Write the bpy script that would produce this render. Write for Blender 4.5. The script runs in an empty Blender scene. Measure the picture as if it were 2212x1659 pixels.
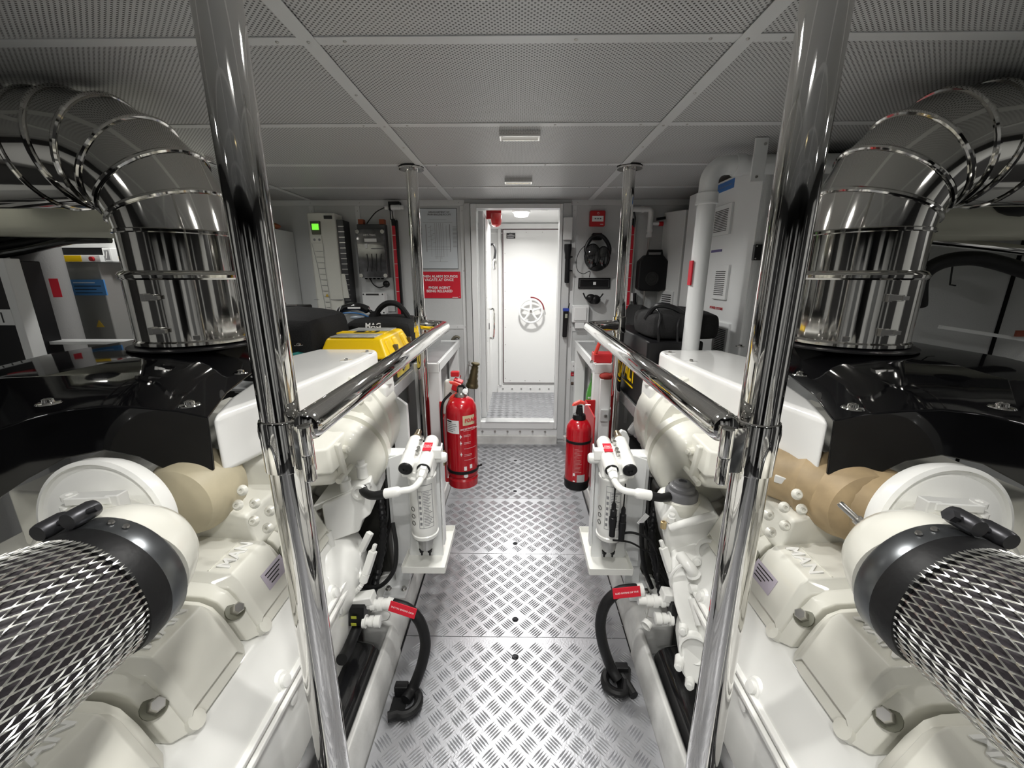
import bpy, bmesh, math, random
from mathutils import Vector, Matrix
random.seed(7)
C = bpy.context.scene.collection
PI = math.pi
# ---------------------------------------------------------------- camera, world, lights, exposure
F_PX, EYE = 886.0, 1.55
PITCH = math.atan(235.5/F_PX)
YAW = math.atan(13/F_PX*math.cos(PITCH))
cam = bpy.data.cameras.new('camera'); co = bpy.data.objects.new('camera', cam); C.objects.link(co)
cam.sensor_fit = 'HORIZONTAL'; cam.sensor_width = 36; cam.lens = 36*F_PX/2212; cam.clip_start = .02
co.location = (0, 0, EYE); co.rotation_euler = (PI/2-PITCH, 0, YAW)
bpy.context.scene.camera = co
w = bpy.data.worlds.new('world'); bpy.context.scene.world = w; w.use_nodes = True
w.node_tree.nodes['Background'].inputs[0].default_value = (.9, .95, 1, 1)
w.node_tree.nodes['Background'].inputs[1].default_value = .05
vs = bpy.context.scene.view_settings
vs.view_transform = 'Standard'; vs.look = 'None'; vs.exposure = 0.0; vs.gamma = 1; vs.use_curve_mapping = False
def area(name, loc, sx, sy, power, spread=130, col=(1, .985, .95), rot=(0, 0, 0)):
    l = bpy.data.lights.new(name, 'AREA'); l.shape = 'RECTANGLE'; l.size = sx; l.size_y = sy
    l.energy = power; l.color = col; l.spread = math.radians(spread)
    o = bpy.data.objects.new(name, l); o.location = loc; o.rotation_euler = rot; C.objects.link(o); return o
LAMPS = [(0.0, -.65), (0.0, .2), (0.0, 1.04), (.005, 2.01), (.0, 2.91)]
for lx, ly in LAMPS: area('ceiling_light', (lx, ly, 2.125), .15, .045, 9.6, 150)
FILL_LAMPS = [(sx*a, b, p) for sx in (-1, 1) for a, b, p in ((1.75, -.6, 3), (1.75, .35, 3), (1.2, -1.7, 9))]+[(-2.2, 1.93, 3.5), (-1.71, 2.36, 5), (2.25, 1.05, 4)]  # added fill lamps to brighten the sides, not known fittings of the room
for lx, ly, p in FILL_LAMPS: area('side_light', (lx, ly, 2.128), .15, .05, p, 160)
area('lobby_light', (.03, 4.45, 2.10), .16, .10, 25, 165)

# ---------------------------------------------------------------- pixel ray -> real point on a plane
def ray(x, y):
    a = (x-1106)/F_PX; b = (829.5-y)/F_PX
    Y = math.cos(PITCH)+math.sin(PITCH)*b; Z = -math.sin(PITCH)+math.cos(PITCH)*b
    c, s = math.cos(YAW), math.sin(YAW)
    return (a*c-Y*s, a*s+Y*c, Z)
def at(x, y, X=None, Y=None, Z=None):
    r = ray(x, y)
    t = X/r[0] if X is not None else Y/r[1] if Y is not None else (Z-EYE)/r[2]
    return Vector((r[0]*t, r[1]*t, EYE+r[2]*t))
def mir(p, s):                      # a point measured on the left side, carried to side s
    return Vector((-s*p[0], p[1], p[2]))

# ---------------------------------------------------------------- materials
MATS = {}
def mat(name, col, rough=.5, metal=0, coat=0, emit=None, estr=1, noise=0, nscale=8, bump=0, bscale=60, trans=0, spec=.5, stretch=None):
    if name in MATS: return MATS[name]
    m = bpy.data.materials.new(name); m.use_nodes = True; nt = m.node_tree; p = nt.nodes['Principled BSDF']
    p.inputs['Base Color'].default_value = (*col, 1); p.inputs['Roughness'].default_value = rough
    p.inputs['Metallic'].default_value = metal; p.inputs['Coat Weight'].default_value = coat
    p.inputs['Coat Roughness'].default_value = .04; p.inputs['Specular IOR Level'].default_value = spec
    if trans: p.inputs['Transmission Weight'].default_value = trans
    if emit: p.inputs['Emission Color'].default_value = (*emit, 1); p.inputs['Emission Strength'].default_value = estr
    tc = nt.nodes.new('ShaderNodeTexCoord'); vec = tc.outputs['Object']
    if stretch:
        mp = nt.nodes.new('ShaderNodeMapping'); mp.inputs['Scale'].default_value = stretch
        nt.links.new(vec, mp.inputs['Vector']); vec = mp.outputs['Vector']
    if noise:
        n = nt.nodes.new('ShaderNodeTexNoise'); n.inputs['Scale'].default_value = nscale; n.inputs['Detail'].default_value = 5
        nt.links.new(vec, n.inputs['Vector'])
        cr = nt.nodes.new('ShaderNodeValToRGB'); cr.color_ramp.elements[0].position = .3; cr.color_ramp.elements[1].position = .7
        cr.color_ramp.elements[0].color = (*[c*(1-noise) for c in col], 1); cr.color_ramp.elements[1].color = (*[min(1, c*(1+noise*.3)) for c in col], 1)
        nt.links.new(n.outputs['Fac'], cr.inputs['Fac']); nt.links.new(cr.outputs['Color'], p.inputs['Base Color'])
    if bump:
        n2 = nt.nodes.new('ShaderNodeTexNoise'); n2.inputs['Scale'].default_value = bscale; n2.inputs['Detail'].default_value = 3
        nt.links.new(vec, n2.inputs['Vector'])
        bp = nt.nodes.new('ShaderNodeBump'); bp.inputs['Strength'].default_value = bump; bp.inputs['Distance'].default_value = .004
        nt.links.new(n2.outputs['Fac'], bp.inputs['Height']); nt.links.new(bp.outputs['Normal'], p.inputs['Normal'])
    MATS[name] = m; return m
ENG = mat('engine_cream_enamel', (.78, .77, .695), .38, coat=.5, noise=.05, nscale=5, bump=.12, bscale=25)  # white engine paint with its olive-cream shade mixed into the colour
ENW = mat('engine_white_enamel', (.86, .86, .83), .28, coat=.6, bump=.08, bscale=30)
COVW = mat('white_gloss_cover', (.86, .86, .84), .22, coat=.5)
BLK = mat('black_gloss_shell', (.003, .003, .0035), .05, spec=.42)
CHR = mat('polished_steel', (.78, .77, .75), .05, 1, bump=.05, bscale=9)
DUCT = mat('bright_steel_sheet', (.62, .61, .58), .07, 1, bump=.10, bscale=5)
STL = mat('steel', (.55, .54, .52), .3, 1)
DARKM = mat('dark_metal', (.06, .06, .065), .35, .7)
WHT = mat('white_paint', (.78, .79, .79), .4, coat=.2)
GRYW = mat('grey_white_wall_paint', (.56, .57, .57), .42, bump=.25, bscale=160)
TRIMW = mat('trim_paint', (.68, .69, .69), .35)
DGRY = mat('dark_grey_panel', (.20, .205, .21), .5)
ALU = mat('worn_aluminium', (.72, .73, .74), .35, .85, noise=.18, nscale=6, bump=.15, bscale=90)
GIRD = mat('scuffed_white_girder', (.72, .72, .70), .5, .1, noise=.28, nscale=7, bump=.3, bscale=40)
PLATE = mat('tread_aluminium', (.47, .475, .50), .33, .75, noise=.10, nscale=4, bump=.15, bscale=120)
RED = mat('red_enamel', (.45, .004, .012), .22, coat=.6)
REDP = mat('red_plastic', (.50, .012, .018), .4)
BRED = mat('bright_red_plastic', (.72, .06, .04), .4)
LRED = mat('red_label', (.62, .01, .03), .45)
BLP = mat('black_plastic', (.006, .006, .007), .4, spec=.35)
RUB = mat('black_rubber', (.006, .006, .0065), .5, spec=.35, bump=.15, bscale=80)
CLTH = mat('black_cloth', (.005, .005, .0055), .85, bump=.5, bscale=120)
YEL = mat('yellow_plastic', (.86, .56, .0), .35)
CLR = mat('clear_lid_plastic', (.50, .50, .47), .18, noise=.35, nscale=14)
TEAL = mat('teal_cloth', (.0, .14, .13), .8)
BRASS = mat('aged_brass', (.13, .105, .055), .45, .8)
TAN = mat('tan_heat_stained_casting', (.50, .37, .21), .55, noise=.35, nscale=9, bump=.2, bscale=30)
BLUE = mat('blue_label', (.03, .16, .48), .4)
LWHT = mat('white_print', (.85, .85, .85), .5)
LBLK = mat('black_print', (.015, .015, .015), .5)
LGRY = mat('grey_print', (.22, .22, .23), .5)
PAPER = mat('poster_paper', (.62, .66, .69), .3)
LILAC = mat('lilac_sticker', (.52, .47, .55), .5)
CRML = mat('cream_label', (.62, .55, .36), .5)
GRN = mat('green_liquid_label', (.04, .25, .03), .35)
LIT = mat('lit_green_screen', (.1, .5, .05), .4, emit=(.22, 1, .05), estr=.9)
LENS = mat('lamp_lens', (.5, .5, .5), .15, emit=(1, .97, .88), estr=.25)
LENSB = mat('lobby_lamp_lens', (.8, .8, .8), .3, emit=(1, .98, .95), estr=6)
LEDY = mat('warm_led', (.8, .7, .4), .3, emit=(1, .78, .35), estr=3)
GREY = mat('grey_cap_plastic', (.17, .17, .18), .35, coat=.3)
LOBW = mat('lobby_white_paint', (.80, .80, .79), .35, coat=.2)
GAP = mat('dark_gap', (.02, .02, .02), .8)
def perf():
    m = mat('perforated_ceiling_sheet', (.50, .505, .505), .45); nt = m.node_tree; p = nt.nodes['Principled BSDF']
    tc = nt.nodes.new('ShaderNodeTexCoord'); mp = nt.nodes.new('ShaderNodeMapping')
    mp.inputs['Rotation'].default_value = (0, 0, PI/4); s = 1/.0105; mp.inputs['Scale'].default_value = (s, s, s)
    geo = nt.nodes.new('ShaderNodeNewGeometry')
    nt.links.new(geo.outputs['Position'], mp.inputs['Vector'])
    sx = nt.nodes.new('ShaderNodeSeparateXYZ'); nt.links.new(mp.outputs['Vector'], sx.inputs[0])
    def M(op, a, b=None):
        n = nt.nodes.new('ShaderNodeMath'); n.operation = op
        for i, v in enumerate((a, b)):
            if v is None: continue
            if isinstance(v, (int, float)): n.inputs[i].default_value = v
            else: nt.links.new(v, n.inputs[i])
        return n.outputs[0]
    fx = M('SUBTRACT', M('FRACT', sx.outputs[0]), .5); fy = M('SUBTRACT', M('FRACT', sx.outputs[1]), .5)
    d = M('SQRT', M('ADD', M('MULTIPLY', fx, fx), M('MULTIPLY', fy, fy)))
    hole = M('LESS_THAN', d, .27)
    mx = nt.nodes.new('ShaderNodeMix'); mx.data_type = 'RGBA'
    nt.links.new(hole, mx.inputs['Factor']); mx.inputs[6].default_value = (.56, .565, .565, 1); mx.inputs[7].default_value = (.10, .10, .10, 1)
    nt.links.new(mx.outputs[2], p.inputs['Base Color']); return m
PERF = perf()

# ---------------------------------------------------------------- mesh helpers
WORLD = {}
def frame(axis):
    z = Vector(axis).normalized(); x = z.orthogonal().normalized(); return x, z.cross(x).normalized(), z
class B:
    def __init__(s): s.bm = bmesh.new()
    def face(s, pts): return s.bm.faces.new([s.bm.verts.new(Vector(p)) for p in pts])
    def hexa(s, b, t):                                   # bottom loop, top loop
        vb = [s.bm.verts.new(Vector(p)) for p in b]; vt = [s.bm.verts.new(Vector(p)) for p in t]; n = len(vb)
        s.bm.faces.new(vb[::-1]); s.bm.faces.new(vt)
        for i in range(n): s.bm.faces.new((vb[i], vb[(i+1) % n], vt[(i+1) % n], vt[i]))
        return s
    def prism(s, pts, vec): return s.hexa(pts, [Vector(p)+Vector(vec) for p in pts])
    def box(s, x0, x1, y0, y1, z0, z1):
        return s.hexa([(x0, y0, z0), (x1, y0, z0), (x1, y1, z0), (x0, y1, z0)], [(x0, y0, z1), (x1, y0, z1), (x1, y1, z1), (x0, y1, z1)])
    def obox(s, c, ax, ay, az):                          # centre and half vectors
        c, ax, ay, az = map(Vector, (c, ax, ay, az))
        return s.hexa([c-ax-ay-az, c+ax-ay-az, c+ax+ay-az, c-ax+ay-az], [c-ax-ay+az, c+ax-ay+az, c+ax+ay+az, c-ax+ay+az])
    def rings(s, rr, cap=True, closed=False):
        vv = [[s.bm.verts.new(p) for p in r] for r in rr]; n = len(vv[0]); m = len(vv)
        for k in range(m if closed else m-1):
            a, b = vv[k], vv[(k+1) % m]
            for i in range(n): s.bm.faces.new((a[i], a[(i+1) % n], b[(i+1) % n], b[i]))
        if cap and not closed: s.bm.faces.new(vv[0][::-1]); s.bm.faces.new(vv[-1])
        return s
    def lathe(s, o, axis, prof, seg=24, cap=True, sx=1):  # prof: (radius, distance along axis)
        o = Vector(o); x, y, z = frame(axis)
        return s.rings([[o+z*d+(x*math.cos(2*PI*i/seg)*sx+y*math.sin(2*PI*i/seg))*max(r, .0004) for i in range(seg)] for r, d in prof], cap)
    def cyl(s, p0, p1, r, r1=None, seg=16):
        p0, p1 = Vector(p0), Vector(p1); return s.lathe(p0, p1-p0, [(r, 0), (r if r1 is None else r1, (p1-p0).length)], seg)
    def tube(s, pts, r, seg=10, cap=True, closed=False):
        pts = [Vector(p) for p in pts]; n = len(pts); rr = []
        up = None
        for i, p in enumerate(pts):
            a = pts[i-1] if (i or closed) else p; b = pts[(i+1) % n] if (i < n-1 or closed) else p
            t = (b-a).normalized()
            if up is None: up = t.orthogonal().normalized()
            up = (up-t*up.dot(t)).normalized(); v = t.cross(up); q = r[i] if isinstance(r, (list, tuple)) else r
            rr.append([p+(up*math.cos(2*PI*k/seg)+v*math.sin(2*PI*k/seg))*q for k in range(seg)])
        return s.rings(rr, cap, closed)
    def ball(s, c, r, seg=14, n=8, sc=(1, 1, 1)):
        c = Vector(c); return s.rings([[c+Vector((math.cos(2*PI*i/seg)*math.sin(PI*k/n)*r*sc[0], math.sin(2*PI*i/seg)*math.sin(PI*k/n)*r*sc[1], math.cos(PI*k/n)*r*sc[2])) if 0 < k < n else c+Vector((math.cos(2*PI*i/seg)*.0004, math.sin(2*PI*i/seg)*.0004, math.cos(PI*k/n)*r*sc[2])) for i in range(seg)] for k in range(n+1)])
    def obj(s, name, m, parent=None, bev=0, seg=2, ang=35, kind=None, label=None, sub=0):
        bmesh.ops.recalc_face_normals(s.bm, faces=s.bm.faces[:])
        me = bpy.data.meshes.new(name); s.bm.verts.ensure_lookup_table()
        vs_ = s.bm.verts; lo = Vector((min(v.co.x for v in vs_), min(v.co.y for v in vs_), min(v.co.z for v in vs_))); hi = Vector((max(v.co.x for v in vs_), max(v.co.y for v in vs_), max(v.co.z for v in vs_)))
        c = (lo+hi)/2
        for v in vs_: v.co -= c
        s.bm.to_mesh(me); s.bm.free(); me.materials.append(m)
        for p in me.polygons: p.use_smooth = True
        me.set_sharp_from_angle(angle=math.radians(ang))
        o = bpy.data.objects.new(name, me); C.objects.link(o); place(o, c, parent)
        if sub: md = o.modifiers.new('sub', 'SUBSURF'); md.levels = sub; md.render_levels = sub
        if bev:
            md = o.modifiers.new('bevel', 'BEVEL'); md.width = bev; md.segments = seg; md.limit_method = 'ANGLE'; md.angle_limit = math.radians(30); md.harden_normals = True
        if kind: o['kind'] = kind
        if label: o['label'] = label
        return o
def place(o, c, parent=None):
    c = Vector(c); WORLD[o.name] = c
    if parent: o.parent = parent; o.location = c-WORLD[parent.name]
    else: o.location = c
def tag(o, label, cat, group=None):
    o['label'] = label; o['category'] = cat
    if group: o['group'] = group
    return o
def thing(name, loc, label, cat, group=None):
    o = bpy.data.objects.new(name, None); o.empty_display_size = .05; C.objects.link(o); place(o, loc); return tag(o, label, cat, group)
def struct(o): o['kind'] = 'structure'; return o
def dup(o, c, parent=None):
    n = o.copy(); C.objects.link(n)
    if 'label' in n and parent: del n['label']
    place(n, c, parent); return n
def text(s, size, o, xdir, ydir, m, parent, name='lettering', depth=.0006, bold=0, align='CENTER'):
    cu = bpy.data.curves.new(name, 'FONT'); cu.body = s; cu.size = size; cu.extrude = depth; cu.offset = bold
    cu.align_x = align; cu.align_y = 'CENTER'; cu.resolution_u = 2; cu.space_line = .95
    t = bpy.data.objects.new(name, cu); C.objects.link(t)
    me = bpy.data.meshes.new_from_object(t.evaluated_get(bpy.context.evaluated_depsgraph_get()))
    bpy.data.objects.remove(t)
    x = Vector(xdir).normalized(); y = Vector(ydir); y = (y-x*y.dot(x)).normalized(); z = x.cross(y)
    R = Matrix((x, y, z)).transposed()
    me.transform(R.to_4x4()); me.materials.clear(); me.materials.append(m)
    ob = bpy.data.objects.new(name, me); C.objects.link(ob); place(ob, o, parent); return ob
def arc(c, a, b, r, t0, t1, n):      # points on an arc, a and b unit vectors
    c, a, b = Vector(c), Vector(a), Vector(b)
    return [c+(a*math.cos(t0+(t1-t0)*i/n)+b*math.sin(t0+(t1-t0)*i/n))*r for i in range(n+1)]
def smooth(pts, n=6):                # Catmull-Rom through the points
    P = [Vector(p) for p in pts]; P = [P[0]*2-P[1]]+P+[P[-1]*2-P[-2]]; out = []
    for i in range(1, len(P)-2):
        for k in range(n):
            t = k/n; a, b, c, d = P[i-1:i+3]
            out.append(.5*((2*b)+(c-a)*t+(2*a-5*b+4*c-d)*t*t+(3*b-a-3*c+d)*t**3))
    out.append(P[-2]); return out
X, Yv, Z = Vector((1, 0, 0)), Vector((0, 1, 0)), Vector((0, 0, 1))
SIDE = {-1: 'left', 1: 'right'}
CEIL, BACK = 2.15, 3.66
# ---------------------------------------------------------------- room shell
fl = struct(B().box(-2.62, 2.62, -4.5, BACK+.02, -.12, -.02).obj('floor', DARKM))
seams = [-1.9, -.9, -.3, .27, .87, 1.468, 2.03, 2.632, 3.60]
holes = {0: None}
HY = {4: None, 5: 1.37, 6: 1.564, 7: 2.123}
def bars(x0, x1, y0, y1, holes_):
    b = B(); h = .0415
    for i in range(int(x0/h)-1, int(x1/h)+2):
        for j in range(int(y0/h)-1, int(y1/h)+2):
            if (i+j) % 2: continue
            cx, cy = i*h, j*h
            if not (x0+.022 < cx < x1-.022 and y0+.022 < cy < y1-.022): continue
            if any((cx-hx)**2+(cy-hy)**2 < .035**2 for hx, hy in holes_): continue
            a = PI/4+(PI/2 if i % 2 else 0); d = Vector((math.cos(a), math.sin(a), 0)); n = Vector((-d.y, d.x, 0))
            for k in range(-2, 3):
                c = Vector((cx, cy, .0))+n*k*.0100; L = .027; W = .0033
                v = [b.bm.verts.new(p) for p in (c-d*L, c+n*W-d*L*.3, c+n*W+d*L*.3, c+d*L, c-n*W+d*L*.3, c-n*W-d*L*.3)]
                t0 = b.bm.verts.new(c-d*L*.45+Z*.0036); t1 = b.bm.verts.new(c+d*L*.45+Z*.0036)
                for f in ((v[0], t0, v[1]), (v[1], t0, t1, v[2]), (v[2], t1, v[3]), (v[3], t1, v[4]), (v[4], t1, t0, v[5]), (v[5], t0, v[0])): b.bm.faces.new(f)
    return b
def plate_with_holes(x0, x1, y0, y1, hl, z=0, th=.006):
    b = B(); bm = b.bm
    cells = []
    xs = [x0]+sorted({round(h[0]+q, 4) for h in hl for q in (-.025, .025)})+[x1]
    ys = [y0]+sorted({round(h[1]+q, 4) for h in hl for q in (-.025, .025)})+[y1]
    for i in range(len(xs)-1):
        for j in range(len(ys)-1):
            cxm, cym = (xs[i]+xs[i+1])/2, (ys[j]+ys[j+1])/2
            hh = [h for h in hl if abs(h[0]-cxm) < .02 and abs(h[1]-cym) < .02]
            if not hh:
                b.face([(xs[i], ys[j], z), (xs[i+1], ys[j], z), (xs[i+1], ys[j+1], z), (xs[i], ys[j+1], z)])
            else:
                n = 16; r = .015; out, inn, low = [], [], []
                for k in range(n):
                    a = 2*PI*k/n; c, s = math.cos(a), math.sin(a); m = max(abs(c), abs(s))
                    out.append(bm.verts.new((cxm+c/m*.025, cym+s/m*.025, z))); inn.append(bm.verts.new((cxm+c*r, cym+s*r, z))); low.append(bm.verts.new((cxm+c*r, cym+s*r, z-th-.012)))
                for k in range(n):
                    l = (k+1) % n
                    bm.faces.new((out[k], out[l], inn[l], inn[k])); bm.faces.new((inn[k], inn[l], low[l], low[k]))
    b.face([(x0, y0, z), (x1, y0, z), (x1, y0, z-th), (x0, y0, z-th)]); b.face([(x0, y1, z), (x1, y1, z), (x1, y1, z-th), (x0, y1, z-th)])
    b.face([(x0, y0, z), (x0, y1, z), (x0, y1, z-th), (x0, y0, z-th)]); b.face([(x1, y0, z), (x1, y1, z), (x1, y1, z-th), (x1, y0, z-th)])
    return b
hole_at = [(-.006, 1.37), (-.007, 1.564), (-.011, 2.123), (-.015, 2.737), (-.018, 3.255)]
for i in range(len(seams)-1):
    y0, y1 = seams[i]+.0015, seams[i+1]-.0015; x0, x1 = (-.49, .482) if i < 6 else (-.5, .478)
    hl = [h for h in hole_at if y0 < h[1] < y1]
    p = plate_with_holes(x0, x1, y0, y1, hl).obj('floor_panel', PLATE, fl)
    bars(x0, x1, y0, y1, hl).obj('tread_bars', PLATE, p, kind='stuff')
B().box(-.5, .478, 3.60, 3.66, -.02, .004).obj('floor_edge_strip', ALU, fl)
# side decks either side of the walkway, low and dark
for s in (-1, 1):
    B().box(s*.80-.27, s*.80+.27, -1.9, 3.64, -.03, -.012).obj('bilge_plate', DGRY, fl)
ce = struct(B().box(-2.62, 2.62, -4.5, BACK+.05, 2.156, 2.22).obj('ceiling', GAP))
cy = [-1.9, -1.26, -.63, .0, .64, 1.273, 1.905, 2.541, 3.155, BACK]
cx = [-2.6, -1.72, -.555, .595, 1.76, 2.6]
for i in range(len(cx)-1):
    for j in range(len(cy)-1):
        B().box(cx[i]+.003, cx[i+1]-.003, cy[j]+.003, cy[j+1]-.003, CEIL, 2.156).obj('ceiling_panel', PERF, ce)
def screws(parent, pts, nrm=-Z, r=.006, m=STL):
    for p in pts: B().lathe(p, nrm, [(r, -.001), (r, .0015), (r*.6, .003), (.001, .003)], 8).obj('screw', m, parent)
for y in cy[1:-1]:
    st = B().box(-2.6, 2.6, y-.019, y+.019, 2.1465, 2.1502).obj('cover_strip', TRIMW, ce, bev=.001)
    if y > .6: screws(st, [(x, y, 2.1465) for x in (-1.6, -.64, -.46, .15, .5, .69, 1.6)], r=.005)
for x in cx[1:-1]:
    st = B().box(x-.022, x+.022, -1.9, BACK-.02, 2.1440, 2.1466).obj('cover_strip', TRIMW, ce, bev=.001)
    screws(st, [(x, y, 2.1440) for y in (1.27, 1.6, 1.91, 2.2, 2.54)], r=.005)
# walls
HULL = mat('dark_hull_paint', (.05, .05, .052), .5, bump=.2, bscale=40)
OL, OR, OT, OB = -.345, .342, 2.077, .222
wb = B()
wb.box(-2.62, OL, BACK, BACK+.06, -.02, 2.2); wb.box(OR, 2.62, BACK, BACK+.06, -.02, 2.2)
wb.box(OL, OR, BACK, BACK+.06, OT, 2.2); wb.box(OL, OR, BACK, BACK+.06, -.02, OB)
wall = struct(wb.obj('wall_back', GRYW))
struct(B().box(-2.66, -2.6, -4.5, BACK, -.02, 2.2).obj('wall_left', HULL)); struct(B().box(2.6, 2.66, -4.5, BACK, -.02, 2.2).obj('wall_right', HULL))
struct(B().box(-2.62, 2.62, -4.56, -4.5, -.02, 2.2).obj('wall_front', HULL))
def tr(n, *a, m=TRIMW, bev=.002): return struct(B().box(*a).obj('trim_%d' % n, m, bev=bev))
Yw = BACK
tn = [0]
def T(*a, **k): tn[0] += 1; return tr(tn[0], *a, **k)
for (x0, x1, z0, z1) in [(-2.6, -.445, 2.105, 2.15), (.44, 2.6, 2.105, 2.15), (-.485, -.45, .1, 2.105), (.45, .485, .1, 2.105), (-1.07, -1.03, 1.12, 2.105), (-1.36, -1.32, 1.12, 2.105), (-1.745, -1.705, 1.12, 2.105), (-2.1, -.485, 1.085, 1.12), (.485, 2.1, 1.065, 1.10), (1.0, 1.03, .2, 1.065)]:
    t = T(x0, x1, Yw-.006, Yw, z0, z1)
    if x1-x0 > z1-z0: screws(t, [(x0+.05+(x1-x0-.1)*k/5, Yw-.006, (z0+z1)/2) for k in range(6)], -Yv, .004)
    else: screws(t, [((x0+x1)/2, Yw-.006, z0+.04+(z1-z0-.08)*k/4) for k in range(5)], -Yv, .004)
# invented white uprights outside the frame, added for the steel to mirror
for s in (-1, 1):
    for y, d in ((-2.9, .5), (-1.3, .14), (.0, .62), (1.25, .2)): T(min(s*2.5, s*2.6), max(s*2.5, s*2.6), y, y+d, .2, 1.95, m=WHT)
T(2.585, 2.6, 1.45, 2.24, 0, 2.15, m=GRYW); T(-2.6, -2.585, 1.45, 3.2, 0, 2.15, m=GRYW)
# pilaster beside the doorway (slightly darker)
T(-.449, -.40, Yw-.03, Yw, .05, 2.12, m=GRYW); T(.37, .437, Yw-.03, Yw, .05, 2.12, m=GRYW)
# door frame
df = B()
for a in ((-.395, -.345, OB-.07, 2.113), (.342, .368, OB-.07, 2.113), (-.345, .342, 2.077, 2.113), (-.345, .342, OB-.07, OB)):
    df.box(a[0], a[1], Yw-.045, Yw+.01, a[2], a[3])
d1 = struct(df.obj('door_1', WHT, bev=.004)); d1['label'] = 'open white framed doorway'
st = B().box(-.40, .372, Yw-.035, Yw, .085, .148).obj('sill_plate', WHT, d1, bev=.002)
for k in range(6): B().lathe((-.33+k*.118, Yw-.035, .122), -Yv, [(.011, 0), (.011, .003), (.007, .003), (.007, .012), (.001, .012)], 8).obj('bolt', STL, st)
B().box(-.40, .372, Yw-.05, Yw, 0, .085).obj('sill_base', GIRD, d1, bev=.006)
B().box(-.3, .3, Yw-.05, Yw+.07, OB-.004, OB+.001).obj('threshold_strip', ALU, d1)
# ---- lobby beyond the doorway
LX0, LX1, LY = -.62, 1.0, 5.42
lf = struct(B().box(LX0-.05, LX1+.05, BACK+.06, LY+.05, -.05, -.004).obj('floor_lobby', PLATE))
for y0, y1 in ((3.74, 4.32), (4.32, 4.86), (4.86, 5.40)):
    p = plate_with_holes(LX0, LX1, y0+.002, y1-.002, [(.0, (y0+y1)/2-.05)], z=0).obj('floor_panel', PLATE, lf)
    bars(LX0, LX1, y0, y1, [(.0, (y0+y1)/2-.05)]).obj('tread_bars', PLATE, p, kind='stuff')
wlb = struct(B().box(LX0-.06, LX1+.06, LY, LY+.06, -.05, 2.2).obj('wall_lobby_back', LOBW))
struct(B().box(LX0-.06, LX0, BACK+.06, LY, -.05, 2.2).obj('wall_lobby_left', LOBW)); struct(B().box(LX1, LX1+.06, BACK+.06, LY, -.05, 2.2).obj('wall_lobby_right', LOBW))
struct(B().box(LX0-.06, LX1+.06, BACK+.06, LY+.06, 2.17, 2.22).obj('ceiling_lobby', LOBW))
T(-.62, 1.0, LY-.05, LY, 2.10, 2.165, m=LOBW, bev=.01); T(-.62, 1.0, LY-.02, LY, 2.04, 2.06, m=LOBW)
# bottom rail and raised frame round the far door
T(-.27, .62, LY-.03, LY, -.004, .10, m=LOBW, bev=.004)
for k in range(6): B().lathe((-.2+k*.125, LY-.03, .05), -Yv, [(.012, 0), (.012, .006), (.001, .006)], 8).obj('bolt', STL, bpy.data.objects['trim_%d' % tn[0]])
T(-.25, -.215, LY-.05, LY, .1, 2.10, m=LOBW, bev=.005)
d2 = struct(B().box(-.185, .55, LY-.045, LY-.01, .14, 2.09).obj('door_2', LOBW, bev=.004)); d2['label'] = 'closed white door with a handwheel in the lobby beyond'
B().box(-.193, .558, LY-.03, LY-.008, .132, 2.098).obj('door_gasket', mat('dark_red_gasket', (.10, .03, .04), .6), d2)
screws(d2, [(-.165, LY-.046, .2+.23*k) for k in range(9)]+[(-.1+.2*k, LY-.046, 2.06) for k in range(4)]+[(-.1+.2*k, LY-.046, .17) for k in range(4)], -Yv, .006)
# door_3: leaf of the near door, swung open into the lobby
d3 = struct(B().box(-.345, -.30, 3.76, 4.50, .21, 2.08).obj('door_3', WHT, bev=.004)); d3['label'] = 'white door leaf standing open against the lobby wall'
B().box(-.298, -.285, 3.80, 4.46, .26, 2.03).obj('door_panel', LOBW, d3, bev=.003)
b = B().tube(smooth([(-.285, 4.15, .93), (-.245, 4.15, .95), (-.24, 4.15, 1.2), (-.285, 4.15, 1.22)], 5), .012, 10); b.obj('door_handle', CHR, d3)
B().box(-.287, -.28, 4.05, 4.09, 1.03, 1.09).obj('lock_plate', DARKM, d3)
screws(d3, [(-.285, 3.82, .35+.2*k) for k in range(8)], X, .005)
# ---------------------------------------------------------------- poles and handrails
def near_pole(s):
    x, y = s*.502, .815; sd = SIDE[s]
    t = thing('steel_pole', (x, y, 0), f'thick polished steel pole at the front {sd}, floor to ceiling', 'pole')
    B().cyl((x, y, .124), (x, y, 2.149), .0385, seg=48).obj('pole', CHR, t)
    B().lathe((x, y, 1.145), Z, [(.0388, -.003), (.0435, 0), (.0435, .108), (.042, .112), (.0388, .114)], 48, cap=False).obj('clamp_collar', CHR, t)
    B().lathe((x, y, 2.128), Z, [(.0388, 0), (.062, .004), (.062, .02), (.0388, .022)], 32).obj('ceiling_flange', CHR, t)
    k = Vector((s*.548, .872, 1.205))
    d = B().lathe(k, Vector((s*.35, -1, .15)), [(.02, -.02), (.054, -.012), (.058, 0), (.052, .010), (.030, .012), (.022, .006), (.001, .006)], 28)
    d.obj('rubber_stop', RUB, t, label='round black stop behind the clamp')
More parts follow.
